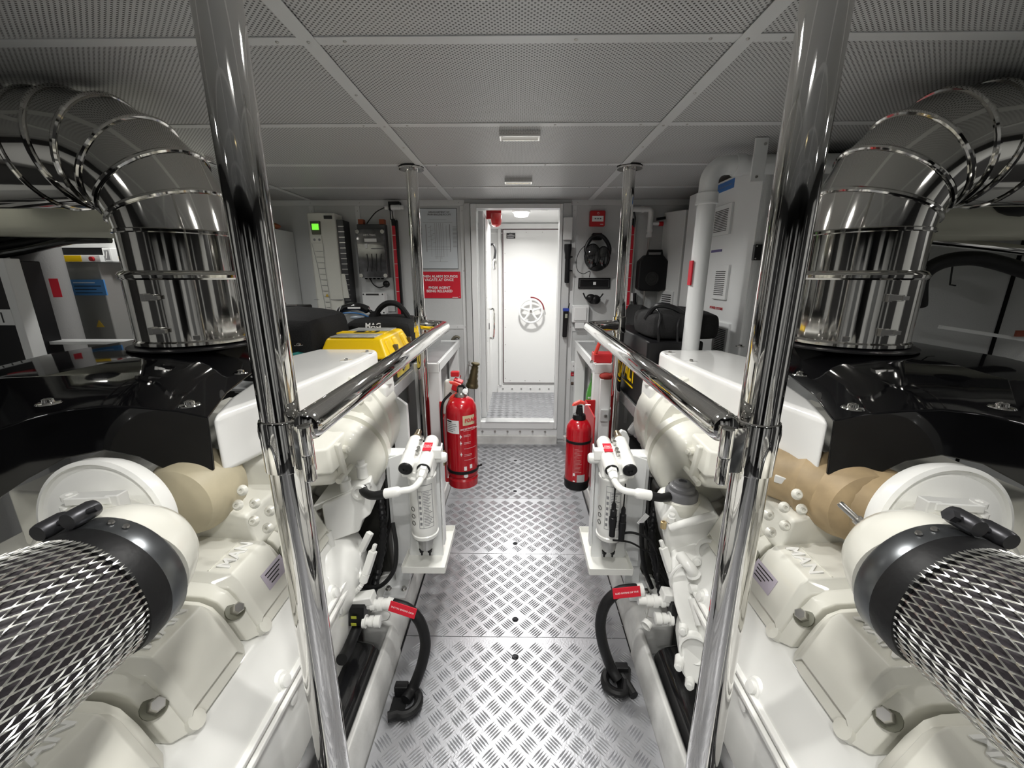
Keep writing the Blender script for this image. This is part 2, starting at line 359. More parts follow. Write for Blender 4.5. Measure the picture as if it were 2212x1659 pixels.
def far_pole(s):
    x, y = s*.612+(.0 if s < 0 else .02), 2.575
    t = thing('steel_pole', (x, y, 0), f'slimmer polished steel pole at the far end of the {SIDE[s]} handrail', 'pole')
    B().cyl((x, y, .09), (x, y, 2.149), .0345, seg=32).obj('pole', CHR, t)
    B().lathe((x, y, 2.128), Z, [(.035, 0), (.07, .003), (.07, .012), (.035, .014)], 32).obj('ceiling_flange', CHR, t)
    B().lathe((x, y, 2.142), Z, [(.0705, 0), (.0715, .007)], 32).obj('flange_gasket', RUB, t)
    B().lathe((x, y, 1.20), Z, [(.0348, 0), (.041, .003), (.041, .10), (.0348, .103)], 32, cap=False).obj('clamp_collar', CHR, t)
    B().lathe((x, y, .086), Z, [(.07, 0), (.07, .010), (.036, .012)], 32).obj('base_flange', CHR, t)
def handrail(s):
    o = .0 if s < 0 else .012
    xr = s*(.430-o); px = s*.612+(0 if s < 0 else .02)
    t = thing('handrail', (xr, 1.5, 1.254), f'fat polished steel handrail along the {SIDE[s]} of the walkway', 'handrail')
    r = .12
    pts = [Vector((xr, .772, 1.252)), Vector((xr, .777, 1.252)), Vector((xr, .79, 1.252)), Vector((xr, 1.5, 1.254)), Vector((xr, 2.40, 1.254))]+arc((xr+s*.06, 2.40, 1.254), (-s, 0, 0), (0, 1, 0), .06, 0, PI/2, 8)[1:]+[Vector((px-s*.036, 2.46+.06, 1.254))]
    B().tube(pts, [.012, .025]+[.0325]*(len(pts)-2), 28).obj('rail_tube', CHR, t)
    B().lathe((xr-s*.006, .758, 1.142), Z, [(.010, 0), (.0125, .003), (.0125, .055), (.0115, .058), (.0125, .061), (.0125, .117), (.010, .12)], 16).obj('hinge_pin', CHR, t)
    B().box(min(s*.425, s*.465), max(s*.425, s*.465), .786, .790, 1.150, 1.250).obj('clamp_plate', CHR, t, bev=.001)
for s in (-1, 1): near_pole(s); far_pole(s); handrail(s)

# ---------------------------------------------------------------- exhaust ducts
def duct(s):
    cx_, cy_, r = s*1.192, 1.52, .178; sd = SIDE[s]
    t = thing('exhaust_duct', (cx_, cy_, 1.30), f'big shiny steel lagged exhaust duct bending outwards above the {sd} engine', 'duct')
    ex = Vector((s, 0, 0))
    B().lathe((cx_, cy_, 1.314), Z, [(r+.004, 0), (r+.014, .004), (r+.014, .014), (r+.008, .02), (r+.008, .220), (r+.015, .226), (r+.017, .236), (r+.010, .246), (r, .250)], 56, cap=False).obj('latched_band', DUCT, t)
    B().lathe((cx_, cy_, 1.555), Z, [(r-.001, 0), (r-.001, .125), (r+.006, .128), (r+.006, .136), (r-.001, .14)], 56, cap=False).obj('riser_sheet', DUCT, t)
    R, zc = .270, 1.683; cc = Vector((cx_+s*R, cy_, zc)); n = 5
    for k in range(n):                                    # the lobster-back segments, each with a rolled bead
        rr = []
        for q in range(5):
            a = (k+q/4)/n*PI/2; c = cc-ex*math.cos(a)*R+Z*math.sin(a)*R; tg = ex*math.sin(a)+Z*math.cos(a); nn = -ex*math.cos(a)+Z*math.sin(a)
            rr.append([c+(nn*math.cos(2*PI*i/48)+Yv*math.sin(2*PI*i/48))*r for i in range(48)])
        # straight gore between the two mitres
        a0, a1 = rr[0], rr[-1]
        B().rings([a0, a1], cap=False).obj('elbow_segment', DUCT, t)
        a = (k+1)/n*PI/2; c = cc-ex*math.cos(a)*R+Z*math.sin(a)*R; nn = -ex*math.cos(a)+Z*math.sin(a)
        B().tube([c+(nn*math.cos(2*PI*i/48)+Yv*math.sin(2*PI*i/48))*(r+.001) for i in range(48)], .0085, 8, closed=True).obj('seam_bead', DUCT, t)
    x0 = cc.x; zt = zc+R
    B().cyl((x0, cy_, zt), (s*2.6, cy_, zt), r, seg=48).obj('cross_run', DUCT, t)
    B().tube([(x0+s*.09, cy_+math.cos(2*PI*i/48)*(r+.001), zt+math.sin(2*PI*i/48)*(r+.001)) for i in range(48)], .0065, 8, closed=True).obj('seam_bead', DUCT, t)
    for z in (1.372, 1.480):                               # toggle latches on the walkway side
        for ang in ((273 if s < 0 else 267),):
            a = math.radians(ang); n_ = Vector((math.cos(a), math.sin(a), 0)); tt = Vector((-n_.y, n_.x, 0)); c = Vector((cx_, cy_, z))+n_*(r+.014)
            l = B().obox(c, tt*.016, n_*.006, Z*.009).obox(c+tt*.024+n_*.006, tt*.009, n_*.006, Z*.006).obox(c-tt*.018, tt*.006, n_*.007, Z*.012).tube([c-tt*.02+Z*.008, c+tt*.02+Z*.008+n_*.008, c+tt*.02-Z*.008+n_*.008, c-tt*.02-Z*.008], .002, 6)
            l.obj('toggle_latch', STL, t, bev=.002)
    a = math.radians(303 if s < 0 else 237); n_ = Vector((math.cos(a), math.sin(a), 0)); c = Vector((cx_, cy_, 1.345))+n_*(r+.010)
    B().obox(c, Vector((.018, 0, 0)), n_*.001, Z*.007).obj('maker_badge', STL, t)
    B().lathe((cx_, cy_, 1.306), Z, [(.215, -.004), (.215, .001), (.19, .006)], 40).obj('base_gasket', BLP, t)
for s in (-1, 1): duct(s)

# ---------------------------------------------------------------- engines: everything is measured on the left and carried to each side
def engine(s):
    sd = SIDE[s]; P = lambda *a: mir(a, s)
    t = thing('ship_engine', (s*1.2, 1.2, .1), f'white marine diesel engine filling the {sd} side of the walkway', 'engine')
    def poly(pts): return [mir(p, s) for p in pts]
    def extr(name, prof, y0, y1, m=ENG, bev=.012, **k):  # profile in (u, z), swept along the walkway
        return B().hexa([(s*u, y0, z) for u, z in prof], [(s*u, y1, z) for u, z in prof]).obj(name, m, t, bev=bev, **k)
    # crankcase and sump
    extr('crankcase', [(.80, .10), (.74, .30), (.76, .52), (.92, .62), (1.15, .70), (1.7, .70), (1.85, .5), (1.75, .15)], .02, 2.0, m=ENG)
    # long charge-air gallery under the heads: sloping white top, groove, vertical face
    extr('side_gallery', [(.640, .12), (.628, .44), (.634, .488), (.700, .590), (.76, .610), (.86, .50), (.86, .12)], .05, 1.34, m=ENW, bev=.014, seg=3)
    B().box(min(s*.618, s*.64), max(s*.618, s*.64), .05, 1.34, .462, .476).obj('gallery_rib', ENW, t, bev=.004)
    B().box(min(s*.614, s*.64), max(s*.614, s*.64), .05, 1.34, .430, .446).obj('gallery_rib', ENW, t, bev=.004)
    for y in (.52, .86, 1.18):
        B().lathe((s*.650, y, .478), Vector((-s, 0, .35)), [(.034, -.02), (.031, .012), (.024, .02), (.016, .02), (.016, .03), (.001, .032)], 18).obj('bolt_boss', ENW, t)
        B().lathe((s*.636, y+.02, .40), Vector((-s, 0, 0)), [(.02, -.01), (.018, .012), (.001, .014)], 12).obj('bolt', ENW, t)
    # single-cylinder rocker covers
    for i, yc in enumerate((.235, .487, .740, .990, 1.240)):
        L = .118
        base = [(.695, .600), (.712, .640), (.735, .695), (.765, .742), (.80, .760), (.925, .772), (.99, .75), (1.02, .66), (1.0, .60)]
        def ring(y, k, dy):                              # cross-section shrunk towards its middle
            cu, cz = .86, .64
            return [(s*(cu+(u-cu)*k), y, cz+(z-cz)*k) for u, z in base]
        b = B().rings([ring(yc-L, .86, 0), ring(yc-L+.022, .97, 0), ring(yc-.062, 1, 0), ring(yc+.062, 1, 0), ring(yc+L-.022, .97, 0), ring(yc+L, .86, 0)])
        # raised middle: the bright saddle with its chamfers
        mid = [(.697, .640), (.748, .762), (.764, .778), (.950, .794), (1.012, .765), (1.0, .64), (.8, .62)]
        b.rings([[(s*u, y, z) for u, z in [(uu, zz-(.03 if e else 0)) for uu, zz in mid]] for y, e in ((yc-.090, 1), (yc-.070, 0), (yc+.070, 0), (yc+.090, 1))])
        rc = b.obj('rocker_cover', ENG, t, bev=.004, seg=2)
        B().lathe((s*.748, yc-.104, .690), Vector((-s*.7, -.3, .65)), [(.024, 0), (.024, .006), (.015, .008)], 16).obj('bolt_seat', mat('grimy_seat', (.16, .16, .12), .5), rc)  # dark ring round the bolt
        B().lathe((s*.748, yc-.104, .690), Vector((-s*.7, -.3, .65)), [(.015, .006), (.015, .028), (.012, .032), (.001, .032)], 6).obj('cover_bolt', STL, rc)
        B().lathe((s*.705, yc-.075, .610), Vector((-s*.8, 0, .5)), [(.022, -.01), (.02, .014), (.001, .018)], 12).obj('cover_foot', ENG, rc)
        # embossed letters along the saddle
        if i: text('MAN', .050, (s*.797, yc, .7822), Yv*(-s), Vector((s*.996, 0, .086)), ENW, rc, 'embossed_lettering', .0022, .001)
        B().box(min(s*.826, s*.829), max(s*.826, s*.829), yc-.068, yc+.068, .778, .7855).obj('saddle_line', ENG, rc)
        if i == 3:
            n_ = Vector((-s*.923, 0, .386)); a_ = Vector((-s*.386, 0, -.923))
            c = Vector((s*.7215, yc+.035, .697))+n_*.0022
            lb = B().obox(c, Yv*.048, a_*.026, n_*.0008).obj('lilac_sticker', LILAC, rc)
            for q in range(4): B().obox(c+a_*(-.016+.010*q)+n_*.0013+Yv*(.004*q*s), Yv*(.036-.006*q), a_*.0016, n_*.0003).obj('sticker_line', LBLK, lb)
    # pipes and castings between heads and cover (shadowed zone)
    extr('upper_deck', [(.82, .70), (.78, .76), (.80, .86), (.92, .90), (1.5, .94), (1.5, .75)], 1.06, 2.02)
    for k, (x_, y_) in enumerate([(510, 1092), (547, 1088), (545, 1127), (575, 1142), (520, 1060), (480, 1080), (580, 1105)]):
        B().lathe(mir(at(x_, y_, Y=1.045), s), Vector((-s*.15, -.9, .4)), [(.016, -.010), (.0095, .001), (.005, .0015), (.0045, -.004), (.001, -.004)], 14).obj('threaded_boss', ENG, t)
    # smooth flank casting right of the pole
    cast = B().hexa([P(-.66, 1.34, .80), P(-.92, 1.18, .86), P(-1.0, 1.9, .86), P(-.66, 1.9, .78)], [P(-.69, 1.32, .94), P(-.90, 1.18, .985), P(-1.0, 1.9, .99), P(-.70, 1.9, .97)])
    cast.obj('intake_casting', ENG, t, bev=.03, seg=4)
    B().hexa([P(-.655, 1.32, .86), P(-.80, 1.22, .90), P(-.84, 1.95, .94), P(-.66, 1.95, .86)], [P(-.672, 1.34, .955), P(-.80, 1.24, .98), P(-.84, 1.95, .985), P(-.66, 1.95, .985)]).obj('intake_lid', ENG, t, bev=.012, seg=3)
    for k in range(6):
        y = 1.38+.1*k
        B().hexa([P(-.640-.003*k, y, .82), P(-.67, y, .82), P(-.67, y+.03, .82), P(-.640-.003*k, y+.03, .82)], [P(-.655, y, .95), P(-.68, y, .95), P(-.68, y+.03, .95), P(-.655, y+.03, .95)]).obj('casting_rib', ENG, t, bev=.006)
        B().lathe(P(-.660, y+.065, .905-.01*(k % 2)), Vector((-s, -.3, 0)), [(.017, -.02), (.015, .014), (.009, .015), (.009, .022), (.001, .023)], 10).obj('flange_bolt', ENG, t)
    B().tube([P(-.650, 1.34, .825), P(-.652, 1.95, .84)], .011, 8).obj('casting_rim', ENG, t)
    # flywheel housing at the far end and the round drive cover in front of it
    B().lathe(P(-.85, 1.80, .86), Yv, [(.17, -.13), (.24, -.11), (.262, -.05), (.272, -.045), (.272, .0), (.262, .005), (.265, .16), (.25, .2)], 64).obj('flywheel_housing', ENG, t)
    B().lathe(P(-.73, 1.52, .81), Vector((0, 1, .06)), [(.06, -.06), (.13, -.055), (.165, -.03), (.178, .0), (.178, .055), (.150, .058), (.150, .085), (.178, .088), (.178, .13), (.15, .14)], 56).obj('drive_drum', ENG, t)
    for k in range(5):
        a = 2.4+k*.42
        B().lathe(P(-.85+.235*math.cos(a)*-1, 1.69, .86+.235*math.sin(a-1.6)), -Yv, [(.016, 0), (.016, .012), (.001, .013)], 6).obj('housing_bolt', ENG, t)
    B().box(min(s*.62, s*.72), max(s*.62, s*.72), 1.84, 2.0, .95, 1.05).obj('thermostat_housing', ENW, t, bev=.02, seg=3)
    B().lathe(P(-.655, 1.92, 1.045), Z, [(.05, 0), (.05, .03), (.042, .04), (.001, .042)], 24).obj('housing_cap', ENW, t)
    # dark lower bay behind the gear case, sump pan and mounting
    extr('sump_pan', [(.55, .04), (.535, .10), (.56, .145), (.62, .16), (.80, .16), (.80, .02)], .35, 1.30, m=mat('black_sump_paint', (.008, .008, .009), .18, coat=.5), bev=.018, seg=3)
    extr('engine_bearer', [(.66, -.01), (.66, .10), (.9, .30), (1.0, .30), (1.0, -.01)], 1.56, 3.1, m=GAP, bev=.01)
    return t
ENGINES = {s: engine(s) for s in (-1, 1)}
for s in (-1, 1):                                         # black loom and corrugated hose in the gap by the gear case
    t = ENGINES[s]
    for k in range(3):
        B().tube(smooth([mir((-.60-.03*k, 1.78, .62), s), mir((-.575-.02*k, 1.66, .50-.03*k), s), mir((-.60, 1.58, .36), s), mir((-.62-.02*k, 1.48, .24), s)], 7), .010+.003*k, 10).obj('wiring_loom', RUB, t)
    p = smooth([mir((-.60, 1.60, .60), s), mir((-.585, 1.56, .46), s), mir((-.60, 1.50, .32), s), mir((-.62, 1.44, .20), s)], 12)
    B().tube(p, [.017 if i % 2 else .013 for i in range(len(p))], 12).obj('corrugated_hose', BLP, t)
    B().hexa([mir(q, s) for q in ((-.60, 1.68, .15), (-.80, 1.68, .15), (-.80, 1.90, .15), (-.60, 1.90, .15))], [mir(q, s) for q in ((-.63, 1.68, .62), (-.80, 1.68, .62), (-.80, 1.90, .62), (-.63, 1.90, .62))]).obj('dark_bay_casting', mat('bay_black', (.015, .015, .012), .6), t, bev=.02)  # black filler box added to darken the gap

at_ = at
def engine_left_bits(t):
    s = -1; at = lambda x, y, Y: at_(x, y, Y=Y-.09)
    # white studded gearbox casting: front face towards the camera, lid sloping back
    f = [at(694, 1092, Y=1.42), at(797, 1044, Y=1.52), at(801, 1112, Y=1.52), at(782, 1126, Y=1.50), at(776, 1150, Y=1.49), at(706, 1175, Y=1.42)]
    B().prism(f, (-.02, .26, .02)).obj('gearbox_casting', ENW, t, bev=.008, seg=3)
    l = [at(672, 1096, Y=1.42), at(800, 1040, Y=1.52), at(806, 1020, Y=1.60), at(780, 976, Y=1.74), at(752, 990, Y=1.70)]
    B().prism([p+Vector((0, 0, .0)) for p in l], (0, .015, -.03)).obj('casting_lid', ENW, t, bev=.006, seg=3)
    for (x, y, Yd, h) in ((747, 1052, 1.50, .05), (783, 1020, 1.56, .055), (779, 1000, 1.62, .05)):
        p = at(x, y, Y=Yd)
        B().lathe(p, (0, -.1, 1), [(.022, -.02), (.019, h*.5), (.023, h*.55), (.023, h*.68), (.015, h*.72), (.014, h*1.0), (.008, h*1.05), (.001, h)], 18).obj('threaded_stud', ENW, t)
    p = at(776, 1064, Y=1.485); B().lathe(p, (0, -1, .1), [(.03, -.01), (.028, .006), (.018, .006), (.015, -.002), (.001, -.002)], 24).obj('port_boss', ENW, t)
    B().tube(smooth([at(706, 1150, Y=1.42), at(714, 1180, Y=1.41), at(715, 1192, Y=1.40)], 4), .017, 12).obj('drain_plug', ENW, t)
    # lower bellied housing
    b = B(); rr = []
    for (yy, k) in ((1.12, .55), (1.16, .85), (1.24, 1.0), (1.36, .98), (1.46, .8), (1.52, .5)):
        c = Vector((-.735, yy+.02, .42)); rr.append([c+Vector((math.cos(a)*.125*k*(1 if math.cos(a) < 0 else 1.02), 0, math.sin(a)*.165*k)) for a in [2*PI*i/28 for i in range(28)]])
    b.rings(rr).obj('pump_housing', ENW, t)
    B().lathe((-.640, 1.32, .46), (.9, -.5, .2), [(.05, -.06), (.045, .0), (.03, .02), (.001, .028)], 20, sx=.6).obj('housing_bulge', ENW, t)
def engine_right_bits(t):
    ns = 1
    g = [(1452, 1205), (1452, 1270), (1458, 1310), (1470, 1350), (1476, 1362), (1471, 1400), (1470, 1450), (1480, 1470), (1545, 1500), (1575, 1500), (1590, 1320), (1560, 1190), (1500, 1180)]
    B().prism([at(x, y, Y=1.22+(1300-y)*.0008) for x, y in g], (.03, .14, .02)).obj('gear_cover', ENW, t, bev=.012, seg=3)
    def P(x, y, d=.0): return at(x, y, Y=1.22+(1300-y)*.0008-d)
    c = P(1500, 1402, .005); B().lathe(c, (-.35, -1, .25), [(.052, -.02), (.050, .012), (.044, .014), (.040, .002), (.001, .002)], 32).obj('round_cap', ENW, t)
    for x, y in ((1476, 1358), (1467, 1434), (1490, 1474), (1506, 1210)):
        B().lathe(P(x, y, .0), (-.5, -1, .2), [(.017, -.03), (.015, .016), (.010, .017), (.010, .026), (.001, .027)], 12).obj('cover_bolt', ENW, t)
    B().tube(smooth([P(1470, 1200, .0), P(1490, 1225, .03), P(1498, 1240, .02)], 4), [.02]*8+[.026], 12).obj('lobe', ENW, t)
    B().tube([P(1490, 1272, .015), P(1535, 1268, .015)], .016, 12).obj('spigot', ENW, t)
    B().tube([P(1497, 1292, .01), P(1514, 1350, .02)], .017, 12).obj('spigot', ENW, t)
    B().tube(arc(P(1500, 1250, .002), (1, 0, 0), (0, -.12, 1), .085, 2.3, 4.6, 18), .006, 8).obj('cover_rib', ENW, t)
    # upper casting under the separator
    u = [(1428, 1120), (1432, 1150), (1440, 1195), (1452, 1225), (1500, 1228), (1560, 1190), (1560, 1120), (1500, 1090), (1445, 1095)]
    B().prism([at(x, y, Y=1.33) for x, y in u], (.02, .16, 0)).obj('filter_head', ENW, t, bev=.02, seg=3)
    c = at(1465, 1126, Y=1.385)
    B().lathe(c, (0, 0, 1), [(.035, -.02), (.036, .03), (.058, .05), (.066, .085), (.066, .10), (.060, .104), (.001, .104)], 36).obj('separator_bowl', ENG, t)
    B().lathe(c+Z*.10, (0, 0, 1), [(.058, 0), (.058, .028), (.054, .034), (.046, .036), (.045, .05), (.038, .056), (.031, .057), (.029, .066), (.022, .07), (.015, .07), (.014, .062), (.001, .062)], 36).obj('separator_cap', GREY, t, label='stepped grey cap')
    B().tube([at(1448, 1140, Y=1.31), at(1480, 1130, Y=1.29), at(1545, 1112, Y=1.27)], .014, 12).obj('breather_pipe', ENW, t)
    B().lathe(at(1450, 1122, Y=1.32), (0, -.1, 1), [(.014, -.01), (.014, .012), (.010, .013), (.010, .024), (.001, .025)], 12).obj('union', ENW, t)
    B().lathe(at(1433, 1135, Y=1.32), (0, 0, 1), [(.011, -.01), (.011, .014), (.006, .016), (.005, .006), (.001, .006)], 10).obj('brass_union', mat('pale_brass', (.55, .42, .22), .35, .6), t)
    B().lathe(at(1532, 1190, Y=1.30), (-.5, -1, .3), [(.046, -.02), (.046, .012), (.034, .014), (.030, -.006), (.001, -.006)], 28).obj('round_port', ENW, t)
    for sx, (a, b_) in enumerate([((1675, 1082), (1850, 1170))]):
        B().tube(smooth([at(1680, 1088, Y=1.28), at(1720, 1096, Y=1.22), at(1790, 1135, Y=1.12), at(1862, 1178, Y=1.0)], 6), .012, 10).obj('coolant_pipe', ENG, t)
    B().tube(smooth([at(1690, 1115, Y=1.28), at(1740, 1135, Y=1.22), at(1800, 1180, Y=1.15)], 6), .02, 10).obj('coolant_pipe', ENG, t)
engine_left_bits(ENGINES[-1]); engine_right_bits(ENGINES[1])

def valve_assembly(s):
    """drain cock with actuator and cables on the walkway side of each engine"""
    sd = SIDE[s]
    M = (lambda x, y, Y: at(x, y, Y=Y-.13)) if s < 0 else (lambda x, y, Y: mir(at(x, y, Y=Y-.13), 1)+Vector((.0, 0, .028)))
    c = M(782, 1308, 1.40)
    t = thing('oil_drain_valve', c, f'white oil drain valve with black actuator on the {sd} engine', 'valve')
    q = [M(750, 1300, 1.40), M(800, 1292, 1.40), M(806, 1308, 1.40), M(752, 1318, 1.40)]
    B().prism(q, (0, .05, 0)).obj('valve_body', ENW, t, bev=.005)
    a, b = M(795, 1305, 1.42), M(858, 1304, 1.42); d = (b-a).normalized(); L = (b-a).length
    B().lathe(a, d, [(.018, 0), (.018, L*.1), (.022, L*.12), (.022, L*.22), (.017, L*.26), (.017, L*.34), (.024, L*.36), (.024, L*.5), (.019, L*.52), (.021, L*.6), (.021, L*.72), (.016, L*.75), (.016, L)], 20).obj('hose_coupling', ENW, t)
    q = [M(754, 1312, 1.385), M(786, 1312, 1.385), M(786, 1354, 1.375), M(752, 1354, 1.375)]
    ac = B().prism(q, (0, .05, .0)).obj('actuator_box', BLP, t, bev=.004)
    for yy in (1334, 1349):
        p = M(764, yy, 1.374); B().obox(p, (.010, 0, 0), (0, .0006, 0), (0, 0, .006)).obj('yellow_label', mat('yellow_green_label', (.5, .52, .05), .5), ac)
    a, b = M(792, 1342, 1.39), M(822, 1342, 1.39); d = (b-a).normalized(); L = (b-a).length
    B().lathe(a, d, [(.024, -.012), (.024, 0), (.014, 0), (.014, L*.2), (.02, L*.22), (.02, L*.45), (.014, L*.5), (.022, L*.6), (.022, L), (.016, L*1.05), (.001, L*1.05)], 20).obj('bleed_port', ENW, t)
    B().tube(smooth([M(826, 1318, 1.38), M(842, 1324, 1.37), M(838, 1338, 1.37), M(824, 1342, 1.38)], 6), .0012, 6).obj('retaining_wire', STL, t)
    if s > 0:
        cc = at(1394, 1353, Y=1.24); B().lathe(cc, (-.7, -.6, -.25), [(.018, -.02), (.020, 0), (.017, 0), (.016, -.014), (.001, -.014)], 20).obj('hanging_cap', ENW, t)
        B().tube(smooth([cc+Vector((.005, .01, .015)), at(1399, 1325, Y=1.28), at(1402, 1310, Y=1.32), at(1408, 1300, Y=1.38)], 5), .0012, 6).obj('retaining_wire', STL, t)
    # plug connectors and ribbed cable
    a, b = M(806, 1190, 1.46), M(790, 1240, 1.44); u = (b-a); up = Vector((0, -.6, .8))
    B().obox((a+b)/2, u/2, u.cross(up).normalized()*.014, u.cross(u.cross(up)).normalized()*.012).obox(a-u*.15, u*.15, u.cross(up).normalized()*.007, u.cross(u.cross(up)).normalized()*.008).obj('plug_connector', ENW, t, bev=.004)
    B().lathe(b, u, [(.016, 0), (.016, .03), (.011, .035)], 14).obj('plug_collar', ENW, t)
    cp = smooth([b+u.normalized()*.03, M(778, 1268, 1.42), M(764, 1284, 1.42), M(755, 1296, 1.42)], 8)
    B().tube(cp, [.0095 if i % 2 else .0075 for i in range(len(cp))], 10).obj('ribbed_cable', ENW, t)
    a, b = M(800, 1150, 1.56), M(780, 1190, 1.54); u = b-a
    B().obox((a+b)/2, u/2, u.cross(up).normalized()*.013, u.cross(u.cross(up)).normalized()*.012).obj('plug_connector', ENW, t, bev=.004)
    B().tube(smooth([b, M(772, 1210, 1.5), M(776, 1235, 1.48), M(782, 1250, 1.46)], 5), .010, 10).obj('cable_tail', ENW, t)
    # black suction hose curving down below
    B().tube(smooth([M(772, 1354, 1.40), M(757, 1390, 1.34), M(748, 1410, 1.30), M(738, 1425, 1.26)], 5), .020, 14).obj('suction_hose', RUB, t)
for s in (-1, 1): valve_assembly(s)

def floor_hose(s):
    sd = SIDE[s]
    if s < 0: pts = [at(842, 1304, Y=1.29), at(862, 1308, Y=1.285), at(885, 1318, Y=1.28), at(908, 1345, Y=1.27), at(919, 1388, Y=1.26), at(911, 1436, Y=1.23), at(893, 1484, Y=1.205), at(876, 1512, Z=.03)]
    else: pts = [at(1382, 1274, Y=1.31), at(1365, 1273, Y=1.31), at(1335, 1279, Y=1.305), at(1308, 1305, Y=1.30), at(1297, 1345, Y=1.30), at(1302, 1390, Y=1.29), at(1318, 1438, Y=1.28), at(1334, 1468, Z=.03)]
    f = pts[-1]
    t = thing('oil_line_hose', (f.x, f.y, 0), f'black oil hose with a red tag arching to the floor on the {sd}', 'hose')
    B().tube(smooth(pts, 8), .0205, 18).obj('hose', RUB, t)
    a, b = (pts[1], pts[3]) if s < 0 else (pts[3], pts[1])
    d = (pts[2]-pts[0]).normalized(); c = pts[1]*.5+pts[2]*.5+Vector((0, -.022, .012)); up = Vector((0, .35, 1)); up = (up-d*up.dot(d)).normalized(); n_ = d.cross(up)
    if n_.y > 0: n_ = -n_
    tg = B().obox(c, d*.052, up*.019, n_*.002).obj('red_tag', LRED, t, bev=.001)
    text('PORT ENGINE OIL LINE' if s < 0 else 'STBD ENGINE OIL LINE', .0085, c+n_*.0025, (-d if s < 0 else -d) if True else d, -up, LWHT, tg, 'tag_lettering', .0002)
    B().lathe(pts[0], -d, [(.023, -.01), (.023, .012)], 16).obj('ferrule', ENW, t)
    # horseshoe rubber foot clamped to the deck edge
    c0 = Vector((f.x, f.y, 0)); k = s
    arcp = arc(c0+Z*.02, (1, 0, 0), (0, 1, 0), .048, -PI*.62 if s < 0 else PI*.38, PI*.62 if s < 0 else PI*1.62, 16)
    B().tube([(c0.x+s*.05, c0.y-.055, .02)]+[Vector(p) for p in arcp]+[(c0.x+s*.05, c0.y+.055, .02)], .017, 10).obj('rubber_foot', RUB, t)
    B().box(min(c0.x, c0.x+s*.05), max(c0.x, c0.x+s*.05), c0.y+.025, c0.y+.055, .01, .055).obj('foot_block', RUB, t, bev=.004)
    B().box(min(c0.x-.0, c0.x+s*.055), max(c0.x, c0.x+s*.055), c0.y-.03, c0.y+.03, .001, .008).obj('foot_plate', RUB, t)
for s in (-1, 1): floor_hose(s)

# ---------------------------------------------------------------- white and black top covers
def top_cover(s):
    sd = SIDE[s]; M = lambda p: mir(p, s)
    zt, zb = 1.17, .985
    out = [(-.853, 1.065), (-.80, 1.30), (-.762, 1.62), (-.738, 1.90), (-.735, 2.12), (-.775, 2.15), (-1.06, 2.15), (-1.13, 1.90), (-1.00, 1.52), (-.93, 1.25)]
    b = B(); top = [M((x, y, zt)) for x, y in out]; bot = [M((x, y, zb+ (.03 if y > 1.5 else 0))) for x, y in out]
    b.hexa(bot, top)
    t = tag(b.obj('white_engine_cover', COVW, None, bev=.022, seg=4, ang=60), f'glossy white curved cover on top of the {sd} engine beside the handrail', 'engine cover')
    for (x, y) in ((748, 779), (793, 761), (560, 812)):
        p = M(at(x, y, Z=zt))
        w_ = B().lathe(p, Z, [(.030, .0), (.028, .0012), (.012, .0015)], 20).obj('recess_washer', COVW, t)
        B().lathe(p, Z, [(.008, .001), (.008, .009), (.005, .011), (.004, .007), (.001, .007)], 12).obj('screw', STL, t)
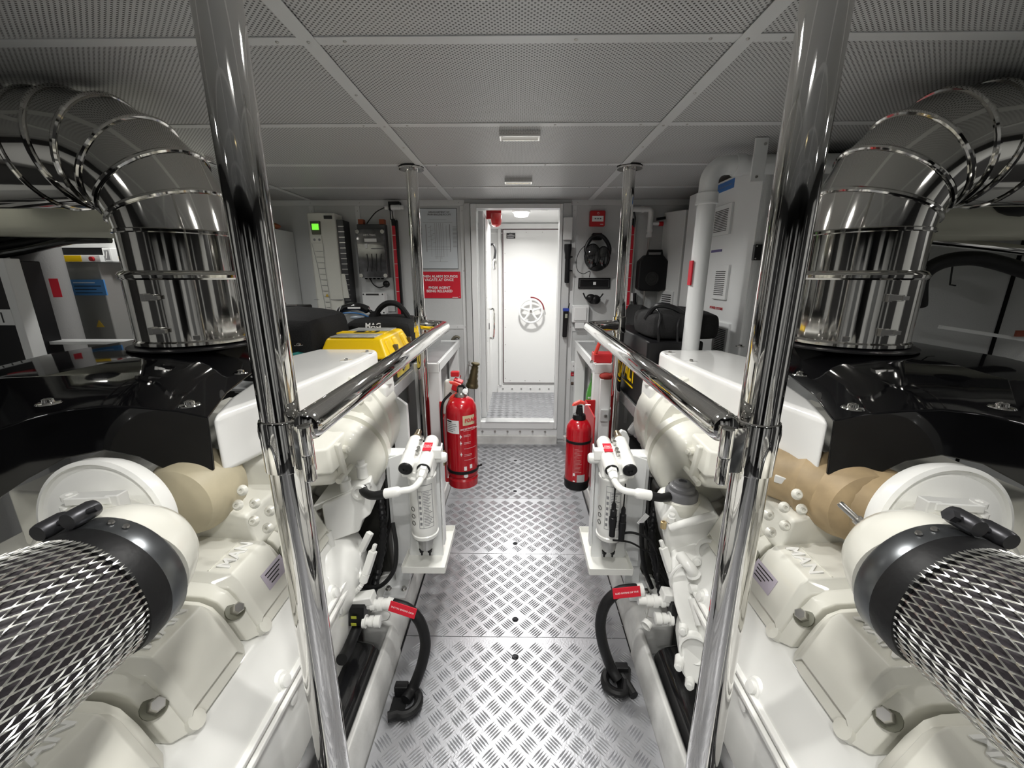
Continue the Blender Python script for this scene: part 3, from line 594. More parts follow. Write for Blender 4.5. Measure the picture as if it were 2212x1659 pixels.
def black_cover(s):
    sd = SIDE[s]; M = lambda p: mir(p, s)
    # rows front (arch edge) to back, columns inboard to outboard
    def px(x, y, Yd): return at(x, y, Y=Yd)
    cols = []
    lower = [(462, 1017, 1.045), (385, 1029, 1.03), (300, 988, .995), (225, 974, .965), (140, 992, .935), (60, 1035, .905), (0, 1075, .885), (-80, 1160, .86), (-200, 1400, .84)]
    upper = [(450, 902, 1.060), (385, 888, 1.035), (300, 880, 1.0), (225, 876, .97), (140, 886, .94), (60, 905, .91), (0, 925, .89), (-80, 955, .87), (-200, 1010, .85)]
    back1 = [(-.935, 1.26, 1.185), (-.97, 1.20, 1.235), (-1.03, 1.15, 1.262), (-1.12, 1.12, 1.275), (-1.21, 1.10, 1.28), (-1.31, 1.08, 1.28), (-1.40, 1.06, 1.28), (-1.55, 1.04, 1.275), (-1.72, 1.02, 1.26)]
    back2 = [(-1.00, 1.52, 1.20), (-1.04, 1.48, 1.25), (-1.07, 1.42, 1.285), (-1.13, 1.38, 1.296), (-1.22, 1.36, 1.298), (-1.32, 1.34, 1.298), (-1.42, 1.32, 1.298), (-1.56, 1.31, 1.296), (-1.60, 1.31, 1.27)]
    back3 = [(-1.125, 1.88, 1.20), (-1.14, 1.88, 1.25), (-1.16, 1.87, 1.29), (-1.19, 1.86, 1.298), (-1.24, 1.86, 1.298), (-1.32, 1.86, 1.298), (-1.42, 1.86, 1.298), (-1.56, 1.86, 1.296), (-1.60, 1.86, 1.27)]
    back4 = [(p[0], p[1]+.05, p[2]-.10) for p in back3]
    low2 = [(p[0]-.0, p[1]+.012, p[2]) for p in [tuple(px(*q)) for q in lower]]
    rows = [[tuple(px(*q)) for q in lower], [tuple(px(*q)) for q in upper], back1, back2, back3, back4]
    b = B(); vv = [[b.bm.verts.new(M(p)) for p in r] for r in rows]
    for i in range(len(rows)-1):
        for j in range(len(rows[0])-1): b.bm.faces.new((vv[i][j], vv[i][j+1], vv[i+1][j+1], vv[i+1][j]))
    # inboard edge wall down along the white cover
    o = b.obj('black_engine_cover', BLK, None, ang=50)
    md = o.modifiers.new('thick', 'SOLIDIFY'); md.thickness = .012; md.offset = -1
    # keep creases but soften them
    bv = o.modifiers.new('bevel', 'BEVEL'); bv.width = .012; bv.segments = 3; bv.limit_method = 'ANGLE'; bv.angle_limit = math.radians(18); bv.harden_normals = True
    tag(o, f'glossy black arched cover over the {sd} turbocharger and under the duct', 'engine cover')
    for (x, y, z) in ((410, 876, 1.26), (105, 872, 1.275), (645, 746, 1.20), (520, 806, 1.235)):
        p = M(at(x, y, Z=z)); B().lathe(p, Z, [(.022, 0), (.020, .003), (.011, .004), (.010, .010), (.006, .012), (.001, .010)], 16).obj('screw', CHR, o)
for s in (-1, 1): top_cover(s); black_cover(s)

# ---------------------------------------------------------------- turbocharger and air filter
def turbo(s):
    sd = SIDE[s]; M = lambda *p: mir(p, s)
    c = M(-.922, .80, 1.015)
    t = thing('turbocharger', c, f'white turbocharger compressor housing below the {sd} black cover', 'turbocharger')
    B().lathe(M(-.945, 1.06, .935), Yv, [(.06, -.08), (.10, -.06), (.115, -.02), (.118, .03), (.11, .08), (.08, .12)], 48).obj('turbine_casing', TAN if s > 0 else mat('warm_cream_casting', (.52, .46, .32), .5, noise=.25, nscale=7), t)
    ax = Vector((0, -1, .10))
    B().lathe(c, ax, [(.138, -.03), (.147, -.006), (.147, .012), (.138, .016), (.136, .008), (.126, .006), (.124, .012), (.100, .020), (.06, .030), (.05, .03)], 64).obj('compressor_backplate', ENW, t)
    # scroll and curved inlet swinging down and inboard to the filter
    sc = smooth([M(-.985, .75, .95), M(-.94, .74, .99), M(-.88, .72, 1.01), M(-.835, .70, 1.025), M(-.785, .655, 1.03)], 5)
    n = len(sc)
    b = B().tube(sc, [.03+.070*math.sin(min(1, (i+2)/n)*PI/2) for i in range(n)], 28)
    b.obj('compressor_scroll', ENG, t)
    B().lathe(M(-.700, .612, 1.048), Vector((s*.5, 1, .0)), [(.104, -.05), (.106, .0), (.104, .03), (.094, .055), (.07, .075), (.03, .085)], 48).obj('inlet_bell', ENG, t)
    pl = [M(-.93, .66, 1.145), M(-.835, .655, 1.15)]
    lugs = []
    for (xa, ya, xb, yb) in ((150, 1070, 250, 1066), (148, 1092, 240, 1090)):
        a, b2 = mir(at(xa, ya, Y=.70), s), mir(at(xb, yb, Y=.70), s); lugs.append(a)
        B().obox((a+b2)/2-Z*.008, (b2-a)/2, Yv*.014, Z*.008).obox(b2-Z*.02, (b2-a)*.15, Yv*.012, Z*.022).obj('mounting_lug', ENW, t, bev=.003)
    for p in lugs: B().lathe(p, Z, [(.013, -.008), (.013, .002), (.006, .002), (.005, -.002), (.001, -.002)], 14).obj('lug_eye', ENW, t)
    if s > 0:
        # tan exhaust elbow running inboard from the turbine
        B().tube(smooth([M(-1.0, 1.02, .93), M(-.95, 1.07, .94), M(-.88, 1.14, .945), M(-.82, 1.24, .94)], 6), [.11]*7+[.10]*6+[.085]*6, 24).obj('exhaust_elbow', TAN, t)
        B().obox(M(-.80, 1.12, .955), Vector((.02, -.02, 0)), Vector((.004, .004, 0)), Z*.012).obj('heat_shield_tab', ENW, t, bev=.003)
        B().lathe(at(1858, 1128, Y=.86), (-.5, .5, .5), [(.012, -.02), (.012, .01), (.008, .012), (.008, .05), (.006, .055)], 12).obj('sensor', STL, t)
def air_filter(s):
    sd = SIDE[s]
    c = mir((-.698, .545, 1.068), s)
    t = thing('air_filter', c, f'large wire mesh air filter drum with black clamp, front {sd}', 'air filter')
    ax = Vector((0, -1, 0)); R0 = .131; L = .52
    nl_ = Vector((-s*.70, 0, -.72))                      # the drum tapers towards the clamp, its inboard underside staying straight
    def rad(d): k = max(0, 1-d/.26); return R0-.024*k*k
    def ctr(d): return c+nl_*(R0-rad(d))+ax*d
    def rg(d, r, n=48): o = ctr(d); return [o+Vector((math.cos(2*PI*i/n)*r, 0, math.sin(2*PI*i/n)*r)) for i in range(n)]
    B().rings([rg(d, rad(d)-.008) for d in (0, .05, .1, .15, .2, .26, .4, L)]).obj('filter_core', mat('dark_pleated_core', (.03, .025, .03), .6, bump=.8, bscale=40, stretch=(1, .05, 1)), t)
    bm = B(); na, nl = 62, 28                            # expanded-metal diamonds, real strands
    def pt(i, j):
        a = 2*PI*(i+.5*(j % 2))/na; d = .012+j*L/nl; r = rad(d); o = ctr(d)
        return Vector((o.x+math.cos(a)*r, o.y, o.z+math.sin(a)*r)), Vector((math.cos(a), 0, math.sin(a)))
    wd = .0013
    for j in range(nl):
        for i in range(na):
            p, n_ = pt(i, j)
            for q, _ in ((pt(i, j+1), pt(i-1, j+1)) if j % 2 == 0 else (pt(i, j+1), pt(i+1, j+1))):
                d = (q-p).normalized(); sv = d.cross(n_)*wd
                v = [bm.bm.verts.new(z) for z in (p-sv, p+sv, q+sv, q-sv, (p+q)/2+n_*.0022)]
                for f in ((0, 1, 4), (1, 2, 4), (2, 3, 4), (3, 0, 4)): bm.bm.faces.new([v[k] for k in f])
    bm.obj('wire_mesh', mat('mesh_steel', (.80, .80, .76), .28, 1), t, kind='stuff', ang=20)
    R = rad(0); c1 = ctr(0)
    B().lathe(c1, ax, [(.09, -.02), (R-.002, -.02), (R+.006, -.012), (R+.008, .012), (R+.004, .026), (R-.002, .028)], 56, cap=False).obj('rubber_sleeve', RUB, t)
    B().lathe(c1+Yv*.024, ax, [(R-.004, -.024), (R+.003, -.024), (R+.006, -.019), (R+.006, .017), (R+.003, .022), (R-.004, .022)], 56, cap=False).obj('clamp_band', mat('grey_clamp_steel', (.20, .21, .22), .30, .9, noise=.4, nscale=10), t)
    a = math.radians(112 if s < 0 else 68); n_ = Vector((math.cos(a), 0, math.sin(a))); tg = Vector((-n_.z, 0, n_.x)); q = c1+Yv*.03+n_*(R+.018)
    B().tube([q-tg*.062, q+tg*.062], .005, 10).obj('clamp_bolt', DARKM, t)
    for k in (-.028, .030):
        B().lathe(q+tg*k+Yv*-.022, Yv, [(.013, 0), (.015, .006), (.015, .038), (.013, .044)], 16).obj('trunnion', DARKM, t)
    B().lathe(q+tg*.05, tg, [(.010, 0), (.010, .012)], 6).obj('nut', DARKM, t)
    for k in (-.012, .012):
        a2 = math.radians(72 if s < 0 else 108); n2 = Vector((math.cos(a2), 0, math.sin(a2))); t2 = Vector((-n2.z, 0, n2.x))
        B().lathe(c1+Yv*.03+n2*(R+.007)+t2*k*(-1), n2, [(.005, 0), (.004, .003), (.001, .003)], 10).obj('rivet', STL, t)
for s in (-1, 1): turbo(s); air_filter(s)

# ---------------------------------------------------------------- girders beside the walkway
def girder(s):
    sd = SIDE[s]
    o = .0 if s < 0 else -.012
    prof = [(.494+o, -.03), (.497+o, .04), (.505+o, .10), (.52+o, .128), (.535+o, .125), (.548+o, .10), (.552+o, -.03)]
    b = B().hexa([(s*u, -.6, z) for u, z in prof], [(s*u, 1.40, z) for u, z in prof])
    t = tag(b.obj('engine_girder', GIRD, None, bev=.006, seg=3), f'scuffed white painted girder along the {sd} edge of the walkway', 'girder')
    pr2 = [(.500+o, -.02), (.505+o, .09), (.525+o, .13), (.56, .145), (.66, .150), (.66, -.02)]
    B().hexa([(s*u, 1.40, z) for u, z in pr2], [(s*u, 1.98, z) for u, z in pr2]).obj('mount_pad', GIRD, t, bev=.016, seg=3)
    pr3 = [(.505+o, -.02), (.505+o, .085), (.60, .085), (.60, -.02)]
    B().hexa([(s*u, 1.98, z) for u, z in pr3], [(s*u, 3.62, z) for u, z in pr3]).obj('edge_beam', GIRD, t, bev=.008)
for s in (-1, 1): girder(s)
# ---------------------------------------------------------------- fuel filters on their brackets
def fuel_filter(s):
    sd = SIDE[s]; M = lambda *p: mir(p, s)
    cx0, cy0 = -.385, 1.50
    t = thing('fuel_filter', M(cx0, cy0, .35), f'white fuel filter canister on a bracket over a drip tray, {sd} side', 'fuel filter')
    # canister
    c = M(cx0, cy0, .50)
    can = B().lathe(c, Z, [(.048, -.004), (.054, .0), (.056, .012), (.056, .015), (.052, .018), (.0545, .03), (.056, .05), (.056, .265), (.058, .268), (.058, .276), (.05, .282), (.05, .30)], 40).obj('canister', ENW, t)
    # printed label wrapped on the canister
    def wrap(nm, a0, a1, z0, z1, m, r=.0566):
        b = B(); n = max(2, int((a1-a0)/6)); lo = []; hi = []
        for i in range(n+1):
            a = math.radians(a0+(a1-a0)*i/n); x, y = c.x+math.cos(a)*r, c.y+math.sin(a)*r
            lo.append(b.bm.verts.new((x, y, z0))); hi.append(b.bm.verts.new((x, y, z1)))
        for i in range(n): b.bm.faces.new((lo[i], lo[i+1], hi[i+1], hi[i]))
        return b.obj(nm, m, can)
    z0 = .56; aa = 262 if s < 0 else 232
    for (a0, a1, y0, y1) in ((aa, aa+62, .19, .192), (aa, aa+62, .0, .002), (aa, aa+1.6, 0, .19), (aa+60, aa+62, 0, .19), (aa+17, aa+18.4, .0, .165), (aa, aa+62, .165, .167)): wrap('label_line', a0, a1, z0+y0, z0+y1, LGRY)
    for k in range(22):
        y = .158-k*.007; L = random.uniform(20, 40)
        wrap('print_line', aa+21, aa+21+L, z0+y, z0+y+.0028, LGRY)
    for k in range(6): wrap('print_mark', aa+4, aa+13, z0+.015+k*.024, z0+.028+k*.024, LGRY)
    for k in range(3):
        a = math.radians(aa-26); o = Vector((c.x+math.cos(a)*.057, c.y+math.sin(a)*.057, z0+.02+.032*k)); n_ = Vector((math.cos(a), math.sin(a), 0)); tt = Vector((-n_.y, n_.x, 0))
        B().tube([o+tt*math.cos(q*PI/8)*.009+Z*math.sin(q*PI/8)*.009 for q in range(16)], .0011, 5, closed=True).obj('print_ring', LBLK, can)
    # water bowl
    B().lathe(c, Z, [(.001, -.070), (.026, -.068), (.030, -.06), (.034, -.02), (.046, -.012), (.048, .0)], 28).obj('water_bowl', mat('clear_bowl', (.45, .45, .44), .12, .2), t)
    for q in (-.018, .016): B().lathe(c+X*q-Z*.068-Yv*.01, -Z, [(.011, 0), (.009, .014), (.005, .016), (.004, .03), (.001, .032)], 12).obj('drain_nipple', BLP, t)
    # head: two fat cylinders lying towards the far wall, tilted
    h = M(cx0, cy0, .825); d = Vector((0, .95, .24)).normalized(); side = Vector((-s, 0, 0))
    B().hexa([h+side*-.075-Yv*.04-Z*.05, h+side*.055-Yv*.04-Z*.05, h+side*.055+Yv*.08-Z*.04, h+side*-.075+Yv*.08-Z*.04], [h+side*-.07-Yv*.03+Z*.02, h+side*.05-Yv*.03+Z*.02, h+side*.05+Yv*.10+Z*.05, h+side*-.07+Yv*.10+Z*.05]).obj('filter_head', ENW, t, bev=.012, seg=3)
    for q, cap in ((-.048, 1), (.022, 0)):
        a = h+side*q-Yv*.055+Z*.0
        B().lathe(a, d, [(.026, 0), (.029, .006), (.029, .09), (.027, .094), (.027, .108), (.029, .112), (.029, .178), (.024, .188), (.001, .189)], 28).obj('head_barrel', ENW, t)
        if cap: B().lathe(a, -d, [(.0275, -.004), (.0275, .004), (.024, .007), (.009, .008), (.007, .004), (.001, .004)], 24).obj('black_cap', BLP, t)
        else: B().lathe(a, -d, [(.026, -.004), (.026, .003), (.02, .004)], 24).obj('black_collar', BLP, t)
    tg = h+side*.022+d*.105+Vector((0, -.42, .9)).normalized()*.031-Yv*.055
    r_ = B().obox(tg, side*.017, d*.026, Vector((0, -.42, .9)).normalized()*.002).obj('red_tag', LRED, t)
    text('PORT\nENGINE' if s < 0 else 'STBD\nENGINE', .011, tg+Vector((0, -.42, .9)).normalized()*.0025, X, d, LWHT, r_, 'tag_lettering', .0002)
    for q in (0, 1):
        for e in (0, 1):
            p = h+side*-.013+d*(.06+.07*q+.022*e)+Z*.032-Yv*.055
            B().lathe(p, (0, -.4, .9), [(.008, -.012), (.008, .004), (.005, .004), (.004, .001), (.001, .001)], 6).obj('head_bolt', STL, t)
    B().lathe(h+side*.075+Z*.0+Yv*.05, side, [(.022, -.03), (.022, .012), (.016, .02), (.001, .021)], 18).obj('side_plug', ENW, t)
    B().obox(h+side*.055+Yv*.04+Z*.025, side*.022, Yv*.02, Z*.02).obj('side_lug', ENW, t, bev=.003)
    B().lathe(h+side*-.048+d*.186-Yv*.055, d, [(.011, 0), (.011, .02), (.016, .022), (.016, .036), (.012, .038), (.013, .06), (.008, .065)], 12).obj('brass_fitting', mat('nickel_fitting', (.45, .38, .28), .3, 1), t)
    # bleed cap, elbow and black hose to the engine
    B().lathe(c+Z*.285+side*.03-Yv*.03, (0, -.3, 1), [(.012, 0), (.012, .02), (.006, .03), (.001, .03)], 12).obj('bleed_cap', ENW, t)
    e0 = h+side*.022-Yv*.06
    e = smooth([e0, e0-d*.05-Z*.005, e0-d*.09+side*-.02-Z*.01, e0-d*.105+side*-.07-Z*.012], 6)
    B().lathe(e0, -d, [(.021, 0), (.021, .016), (.017, .018), (.019, .03), (.017, .044), (.014, .05)], 6).obj('hex_union', ENW, t)
    B().tube(e, .0125, 14).obj('hose_elbow', ENW, t)
    k = e[-1]; kd = Vector((s*.95, .05, -.2)).normalized()
    B().lathe(k, kd, [(.012, -.01), (.019, .0), (.019, .05), (.017, .052)], 18).obj('hose_ferrule', ENW, t)
    B().tube(smooth([k+kd*.045, k+kd*.10, k+kd*.155+Yv*.05, k+kd*.19+Yv*.14], 5), .016, 14).obj('fuel_hose', RUB, t)
    # bracket plates
    pl = WHT
    B().hexa([M(-.545, 1.585, .28), M(-.475, 1.585, .28), M(-.475, 1.595, .28), M(-.545, 1.595, .28)], [M(-.545, 1.585, .80), M(-.43, 1.585, .84), M(-.43, 1.595, .84), M(-.545, 1.595, .80)]).obj('bracket_plate', pl, t, bev=.002)
    B().hexa([M(-.48, 1.575, .32), M(-.33, 1.575, .32), M(-.33, 1.585, .32), M(-.48, 1.585, .32)], [M(-.45, 1.575, .86), M(-.33, 1.575, .84), M(-.33, 1.585, .84), M(-.45, 1.585, .86)]).obj('bracket_plate', pl, t, bev=.002)
    B().hexa([M(-.325, 1.56, .40), M(-.318, 1.56, .40), M(-.318, 1.60, .40), M(-.325, 1.60, .40)], [M(-.325, 1.57, .84), M(-.318, 1.57, .84), M(-.318, 1.62, .86), M(-.325, 1.62, .86)]).obj('bracket_flange', pl, t, bev=.002)
    B().box(min(M(-.57, 0, 0).x, M(-.50, 0, 0).x), max(M(-.57, 0, 0).x, M(-.50, 0, 0).x), 1.62, 1.70, .15, .80).obj('bracket_post', pl, t, bev=.003)
    # post foot with two bolts
    ft = B().box(min(M(-.60, 0, 0).x, M(-.50, 0, 0).x), max(M(-.60, 0, 0).x, M(-.50, 0, 0).x), 1.52, 1.74, .150, .165).obj('post_foot', pl, t, bev=.003)
    for x in (-.585, -.515): B().lathe(M(x, 1.56, .165), Z, [(.014, 0), (.014, .003), (.009, .003), (.009, .013), (.001, .013)], 12).obj('foot_bolt', STL, ft)
    # drip tray
    x0, x1, y0, y1, z = -.485, -.306, 1.465, 1.76, .335
    tr_ = B().box(min(M(x0, 0, 0).x, M(x1, 0, 0).x), max(M(x0, 0, 0).x, M(x1, 0, 0).x), y0, y1, z-.003, z)
    for (a, b, c_, d_) in ((x0, x1, y0-.003, y0), (x0, x1, y1, y1+.003), (x0-.003, x0, y0, y1), (x1, x1+.003, y0, y1)):
        tr_.box(min(M(a, 0, 0).x, M(b, 0, 0).x), max(M(a, 0, 0).x, M(b, 0, 0).x), c_, d_, z-.003, z+.028)
    tr_.obj('drip_tray', mat('tray_cream', (.82, .82, .78), .4), t, bev=.001)
    if s < 0:
        B().tube(smooth([M(-.52, 1.50, .55), M(-.50, 1.46, .46), M(-.505, 1.42, .38), M(-.56, 1.40, .32), M(-.64, 1.42, .30)], 6), .009, 10).obj('black_cable', RUB, t)
    else:
        for q, zz in ((-.005, 0), (.03, -.02)):
            a = c+X*(q*1.1)-Yv*.062+Z*(.19+zz)
            B().tube([a+Z*.10, a], .003, 8).obj('sensor_lead', RUB, t)
            B().lathe(a, -Z, [(.005, 0), (.009, .01), (.009, .03), (.013, .034), (.013, .06), (.010, .062), (.015, .066), (.015, .09), (.012, .12), (.012, .15), (.001, .152)], 16).obj('sensor_plug', BLP, t)
        a = c-Yv*.062+Z*.05
        B().tube(smooth([a+X*.03, a+X*.08+Z*.004, a+X*.15-Z*.03, a+X*.19-Z*.12, a+X*.20-Z*.22], 6), .005, 8).obj('sensor_cable', RUB, t)
        B().tube(smooth([a-X*.0-Z*.03, a+X*.07-Z*.04, a+X*.14-Z*.08, a+X*.20-Z*.10], 6), .004, 8).obj('sensor_cable', RUB, t)
        B().tube(smooth([c+X*.13+Z*.06, c+X*.14-Z*.05, c+X*.16-Z*.16, c+X*.20-Z*.26], 6), .010, 10).obj('sensor_cable', RUB, t)
        B().obox(c+X*.135+Z*.075, Vector((.016, 0, .022)), Yv*.002, Vector((.008, 0, -.006))).obj('cable_tag', LWHT, t)
for s in (-1, 1): fuel_filter(s)

# ---------------------------------------------------------------- work tables at the far end
def bench(s):
    sd = SIDE[s]; x0, x1 = (-.68, -.515) if s < 0 else (.50, .68)
    y0, y1, zt = 2.62, 3.58, .985
    t = thing('side_bench', ((x0+x1)/2, 3.1, 0), f'white framed metal bench against the far wall on the {sd}, behind the fire extinguisher', 'bench')
    B().box(x0+.02, x1-.02, y0+.02, y1, zt-.012, zt).obj('bench_top', ALU, t)
    bars(x0+.02, x1-.02, y0+.02, y1, []).bm.free()
    for a in ((x0, x1, y0-.012, y0+.02), (x0, x1, y1, y1+.03)): B().box(*a, zt-.055, zt+.006).obj('top_rail', WHT, t, bev=.003)
    xe = (x1-.02, x1+.0) if s < 0 else (x0, x0+.02)
    B().box(xe[0], xe[1], y0, y1, zt-.055, zt+.006).obj('top_rail', WHT, t, bev=.003)
    xi = x1-.085 if s < 0 else x0; 
    for y in (y0-.01, y1-.10): B().box(xi, xi+.085, y, y+.075, -.0, zt-.05).obj('leg', WHT, t, bev=.005)
    xo = x0 if s < 0 else x1-.06
    for y in (y0-.01, y1-.10): B().box(xo, xo+.06, y, y+.075, -.0, zt-.05).obj('leg', WHT, t, bev=.005)
    B().box(x0+.03, x1-.03, y0+.05, y1-.05, .42, .435).obj('lower_shelf', WHT, t, bev=.003)
    return t
for s in (-1, 1): bench(s)

# ---------------------------------------------------------------- fire extinguishers
def ext_left():
    x, y, z0 = -.330, 2.28, .315; R = .091
    t = thing('fire_extinguisher', (x, y, z0), 'large red foam fire extinguisher with white and cream labels, hung left of the walkway', 'extinguisher')
    B().lathe((x, y, z0), Z, [(.06, .004), (.082, .0), (R-.002, .006), (R-.001, .05), (.082, .06), (.082, .066), (R, .078), (R, .47), (R-.004, .50), (.070, .535), (.04, .552), (.028, .556)], 48).obj('cylinder', RED, t)
    B().lathe((x, y, z0+.553), Z, [(.034, 0), (.037, .004), (.037, .018), (.03, .02), (.022, .024), (.022, .06), (.001, .064)], 24).obj('neck_ring', STL, t)
    def head(n, pts, m, w): 
        b = B(); a = [Vector((x+px_, y, z0+.553+pz)) for px_, pz in pts]
        b.hexa([p-Yv*w for p in a], [p+Yv*w for p in a]).obj(n, m, t, bev=.002)
    head('carry_handle', [(-.012, .035), (-.060, .0), (-.068, -.012), (-.056, -.022), (-.035, .006), (.012, .03)], BRED, .010)
    head('squeeze_lever', [(.02, .066), (-.03, .088), (-.064, .090), (-.058, .078), (-.032, .070), (.018, .05)], BRED, .010)
    head('valve_block', [(-.022, .03), (.03, .03), (.034, .055), (.018, .075), (-.012, .07)], BLP, .016)
    B().tube([Vector((x+.022+math.cos(a)*.02, y-.012, z0+.60+math.sin(a)*.012)) for a in [2*PI*i/20 for i in range(20)]], .0018, 6, closed=True).obj('safety_pin_ring', LWHT, t)
    B().lathe((x+.03, y-.012, z0+.588), (0, -1, .3), [(.016, 0), (.016, .012), (.012, .014), (.001, .014)], 18).obj('pressure_gauge', LWHT, t)
    def wrap(nm, a0, a1, za, zb, m, r=R+.0006, par=t):
        b = B(); n = max(2, int((a1-a0)/5)); lo = []; hi = []
        for i in range(n+1):
            a = math.radians(a0+(a1-a0)*i/n); p = (x+math.cos(a)*r, y+math.sin(a)*r)
            lo.append(b.bm.verts.new((*p, z0+za))); hi.append(b.bm.verts.new((*p, z0+zb)))
        for i in range(n): b.bm.faces.new((lo[i], lo[i+1], hi[i+1], hi[i]))
        return b.obj(nm, m, par)
    w1 = wrap('service_label', 212, 268, .355, .435, LWHT)
    for k in range(5): wrap('service_print', 218, 240+random.random()*24, .366+.011*k, .370+.011*k, LGRY, R+.0012, w1)
    wrap('service_heading', 216, 240, .421, .430, LBLK, R+.0012, w1)
    w2 = wrap('foam_panel', 282, 330, .405, .463, CRML)
    a = math.radians(312); n_ = Vector((math.cos(a), math.sin(a), 0)); text('FOAM', .030, Vector((x, y, z0+.434))+n_*(R+.002), Vector((-n_.y, n_.x, 0)), Z, LRED, w2, 'panel_lettering', .0004, .0008)
    a = math.radians(306); n_ = Vector((math.cos(a), math.sin(a), 0)); text('FIRE EXTINGUISHER', .0135, Vector((x, y, z0+.385))+n_*(R+.0025), Vector((-n_.y, n_.x, 0)), Z, LWHT, t, 'white_lettering', .0004)
    for k, (zz, L) in enumerate(((.372, 50), (.345, 26), (.337, 26), (.30, 26), (.292, 26), (.262, 52), (.225, 30), (.217, 30), (.190, 50))): wrap('white_rule', 284, 284+L, zz, zz+.0014, LWHT)
    for k, zz in enumerate((.34, .30, .23)):
        wrap('pictogram', 270, 277, zz-.006, zz+.002, LWHT); wrap('pictogram', 272, 274, zz-.014, zz+.010, LWHT)
    wrap('pictogram_tile', 282, 292, .125, .150, LWHT); wrap('pictogram_tile', 304, 314, .133, .158, LWHT)
    B().lathe((x+math.cos(math.radians(288))*R, y+math.sin(math.radians(288))*R, z0+.09), (math.cos(math.radians(288)), math.sin(math.radians(288)), 0), [(.013, 0), (.013, .0015), (.001, .0016)], 18).obj('approval_mark', LWHT, t)
    B().lathe((x, y, z0+.10), Z, [(R, -.001), (R+.004, 0), (R+.004, .016), (R, .017)], 48, cap=False).obj('retaining_strap', RUB, t)
    B().tube([(x+R, y-.02, z0+.12), (x+R+.025, y-.03, z0+.135)], .006, 8).obj('strap_tongue', RUB, t)
    B().box(x-R-.018, x-R-.010, y-.02, 2.61, z0+.02, z0+.42).box(x-R-.10, x-R-.010, 2.600, 2.609, z0+.05, z0+.42).box(x-R-.018, x-.02, y-.004, y+.004, z0+.005, z0+.03).obj('mounting_bracket', REDP, t, bev=.001)
    B().tube(smooth([(x-.05, y-.03, z0+.585), (x-.100, y-.05, z0+.52), (x-.108, y-.05, z0+.38), (x-.105, y-.05, z0+.24)], 6), .0075, 10).obj('discharge_hose', BLP, t)
    B().lathe((x-.105, y-.05, z0+.24), (0, 0, -1), [(.009, 0), (.015, .015), (.018, .06), (.012, .09), (.006, .10)], 14).obj('nozzle', mat('brass_nozzle', (.32, .24, .13), .4, .8), t)
def ext_right():
    x, y, z0 = .362, 2.28, .30; R = .073
    t = thing('fire_extinguisher', (x, y, z0), 'smaller red fire extinguisher with black head and two black straps, right of the walkway', 'extinguisher')
    B().lathe((x, y, z0), Z, [(R, .03), (R, .375), (R-.004, .395), (.05, .425), (.03, .438), (.024, .44)], 44).obj('cylinder', RED, t)
    B().lathe((x, y, z0), Z, [(.05, -.008), (.066, -.004), (R+.001, .006), (R+.001, .05), (R, .052)], 44).obj('black_foot_ring', BLP, t)
    B().lathe((x, y, z0+.432), Z, [(.034, 0), (.040, .006), (.036, .03), (.022, .036), (.018, .07), (.016, .085), (.001, .086)], 24).obj('black_head', BLP, t)
    b = B(); pts = [(-.045, .085), (-.036, .10), (.0, .118), (.030, .108), (.028, .094), (.0, .098), (-.03, .086)]
    b.hexa([(x+p, y-.014, z0+.43+q) for p, q in pts], [(x+p, y+.014, z0+.43+q) for p, q in pts]).obj('squeeze_lever', BRED, t, bev=.003)
    b = B(); pts = [(-.008, .03), (-.004, .085), (.012, .085), (.010, .03)]
    b.hexa([(x+p, y-.034, z0+.43+q*1.0) for p, q in pts], [(x+p, y-.014, z0+.43+q) for p, q in pts]).obj('trigger_guard', BLP, t, bev=.003)
    B().tube([(x+.02, y, z0+.52), (x+.06, y-.01, z0+.523)], .0022, 6).obj('safety_pin', STL, t)
    def wrap(nm, a0, a1, za, zb, m, r=R+.0006, par=t):
        b = B(); n = max(2, int((a1-a0)/5)); lo = []; hi = []
        for i in range(n+1):
            a = math.radians(a0+(a1-a0)*i/n); p = (x+math.cos(a)*r, y+math.sin(a)*r)
            lo.append(b.bm.verts.new((*p, z0+za))); hi.append(b.bm.verts.new((*p, z0+zb)))
        for i in range(n): b.bm.faces.new((lo[i], lo[i+1], hi[i+1], hi[i]))
        return b.obj(nm, m, par)
    for k in range(18): wrap('white_print', 246, 256+random.random()*30, .268-.0085*k, .2705-.0085*k, mat('faint_print', (.55, .25, .25), .5))
    wrap('print_rule', 242, 243, .09, .28, mat('faint_print', (.55, .25, .25), .5))
    wrap('white_tile', 262, 300, .058, .108, mat('dull_label', (.45, .45, .45), .5)); wrap('print_tile', 244, 254, .062, .070, LWHT); wrap('print_tile', 243, 253, .10, .118, LWHT)
    for zz in (.30, .045):
        B().lathe((x, y, z0+zz), Z, [(R, -.001), (R+.004, 0), (R+.004, .014), (R, .015)], 44, cap=False).obj('retaining_strap', RUB, t)
    B().obox((x-R-.008, y-.01, z0+.315), (.008, 0, 0), (0, .014, 0), (0, 0, .014)).obj('strap_buckle', STL, t, bev=.002)
    B().box(x+R+.010, x+R+.018, y-.02, 2.61, z0+.0, z0+.45).box(x+R+.010, x+R+.08, 2.600, 2.609, z0+.02, z0+.45).obj('mounting_bracket', REDP, t, bev=.001)
ext_left(); ext_right()
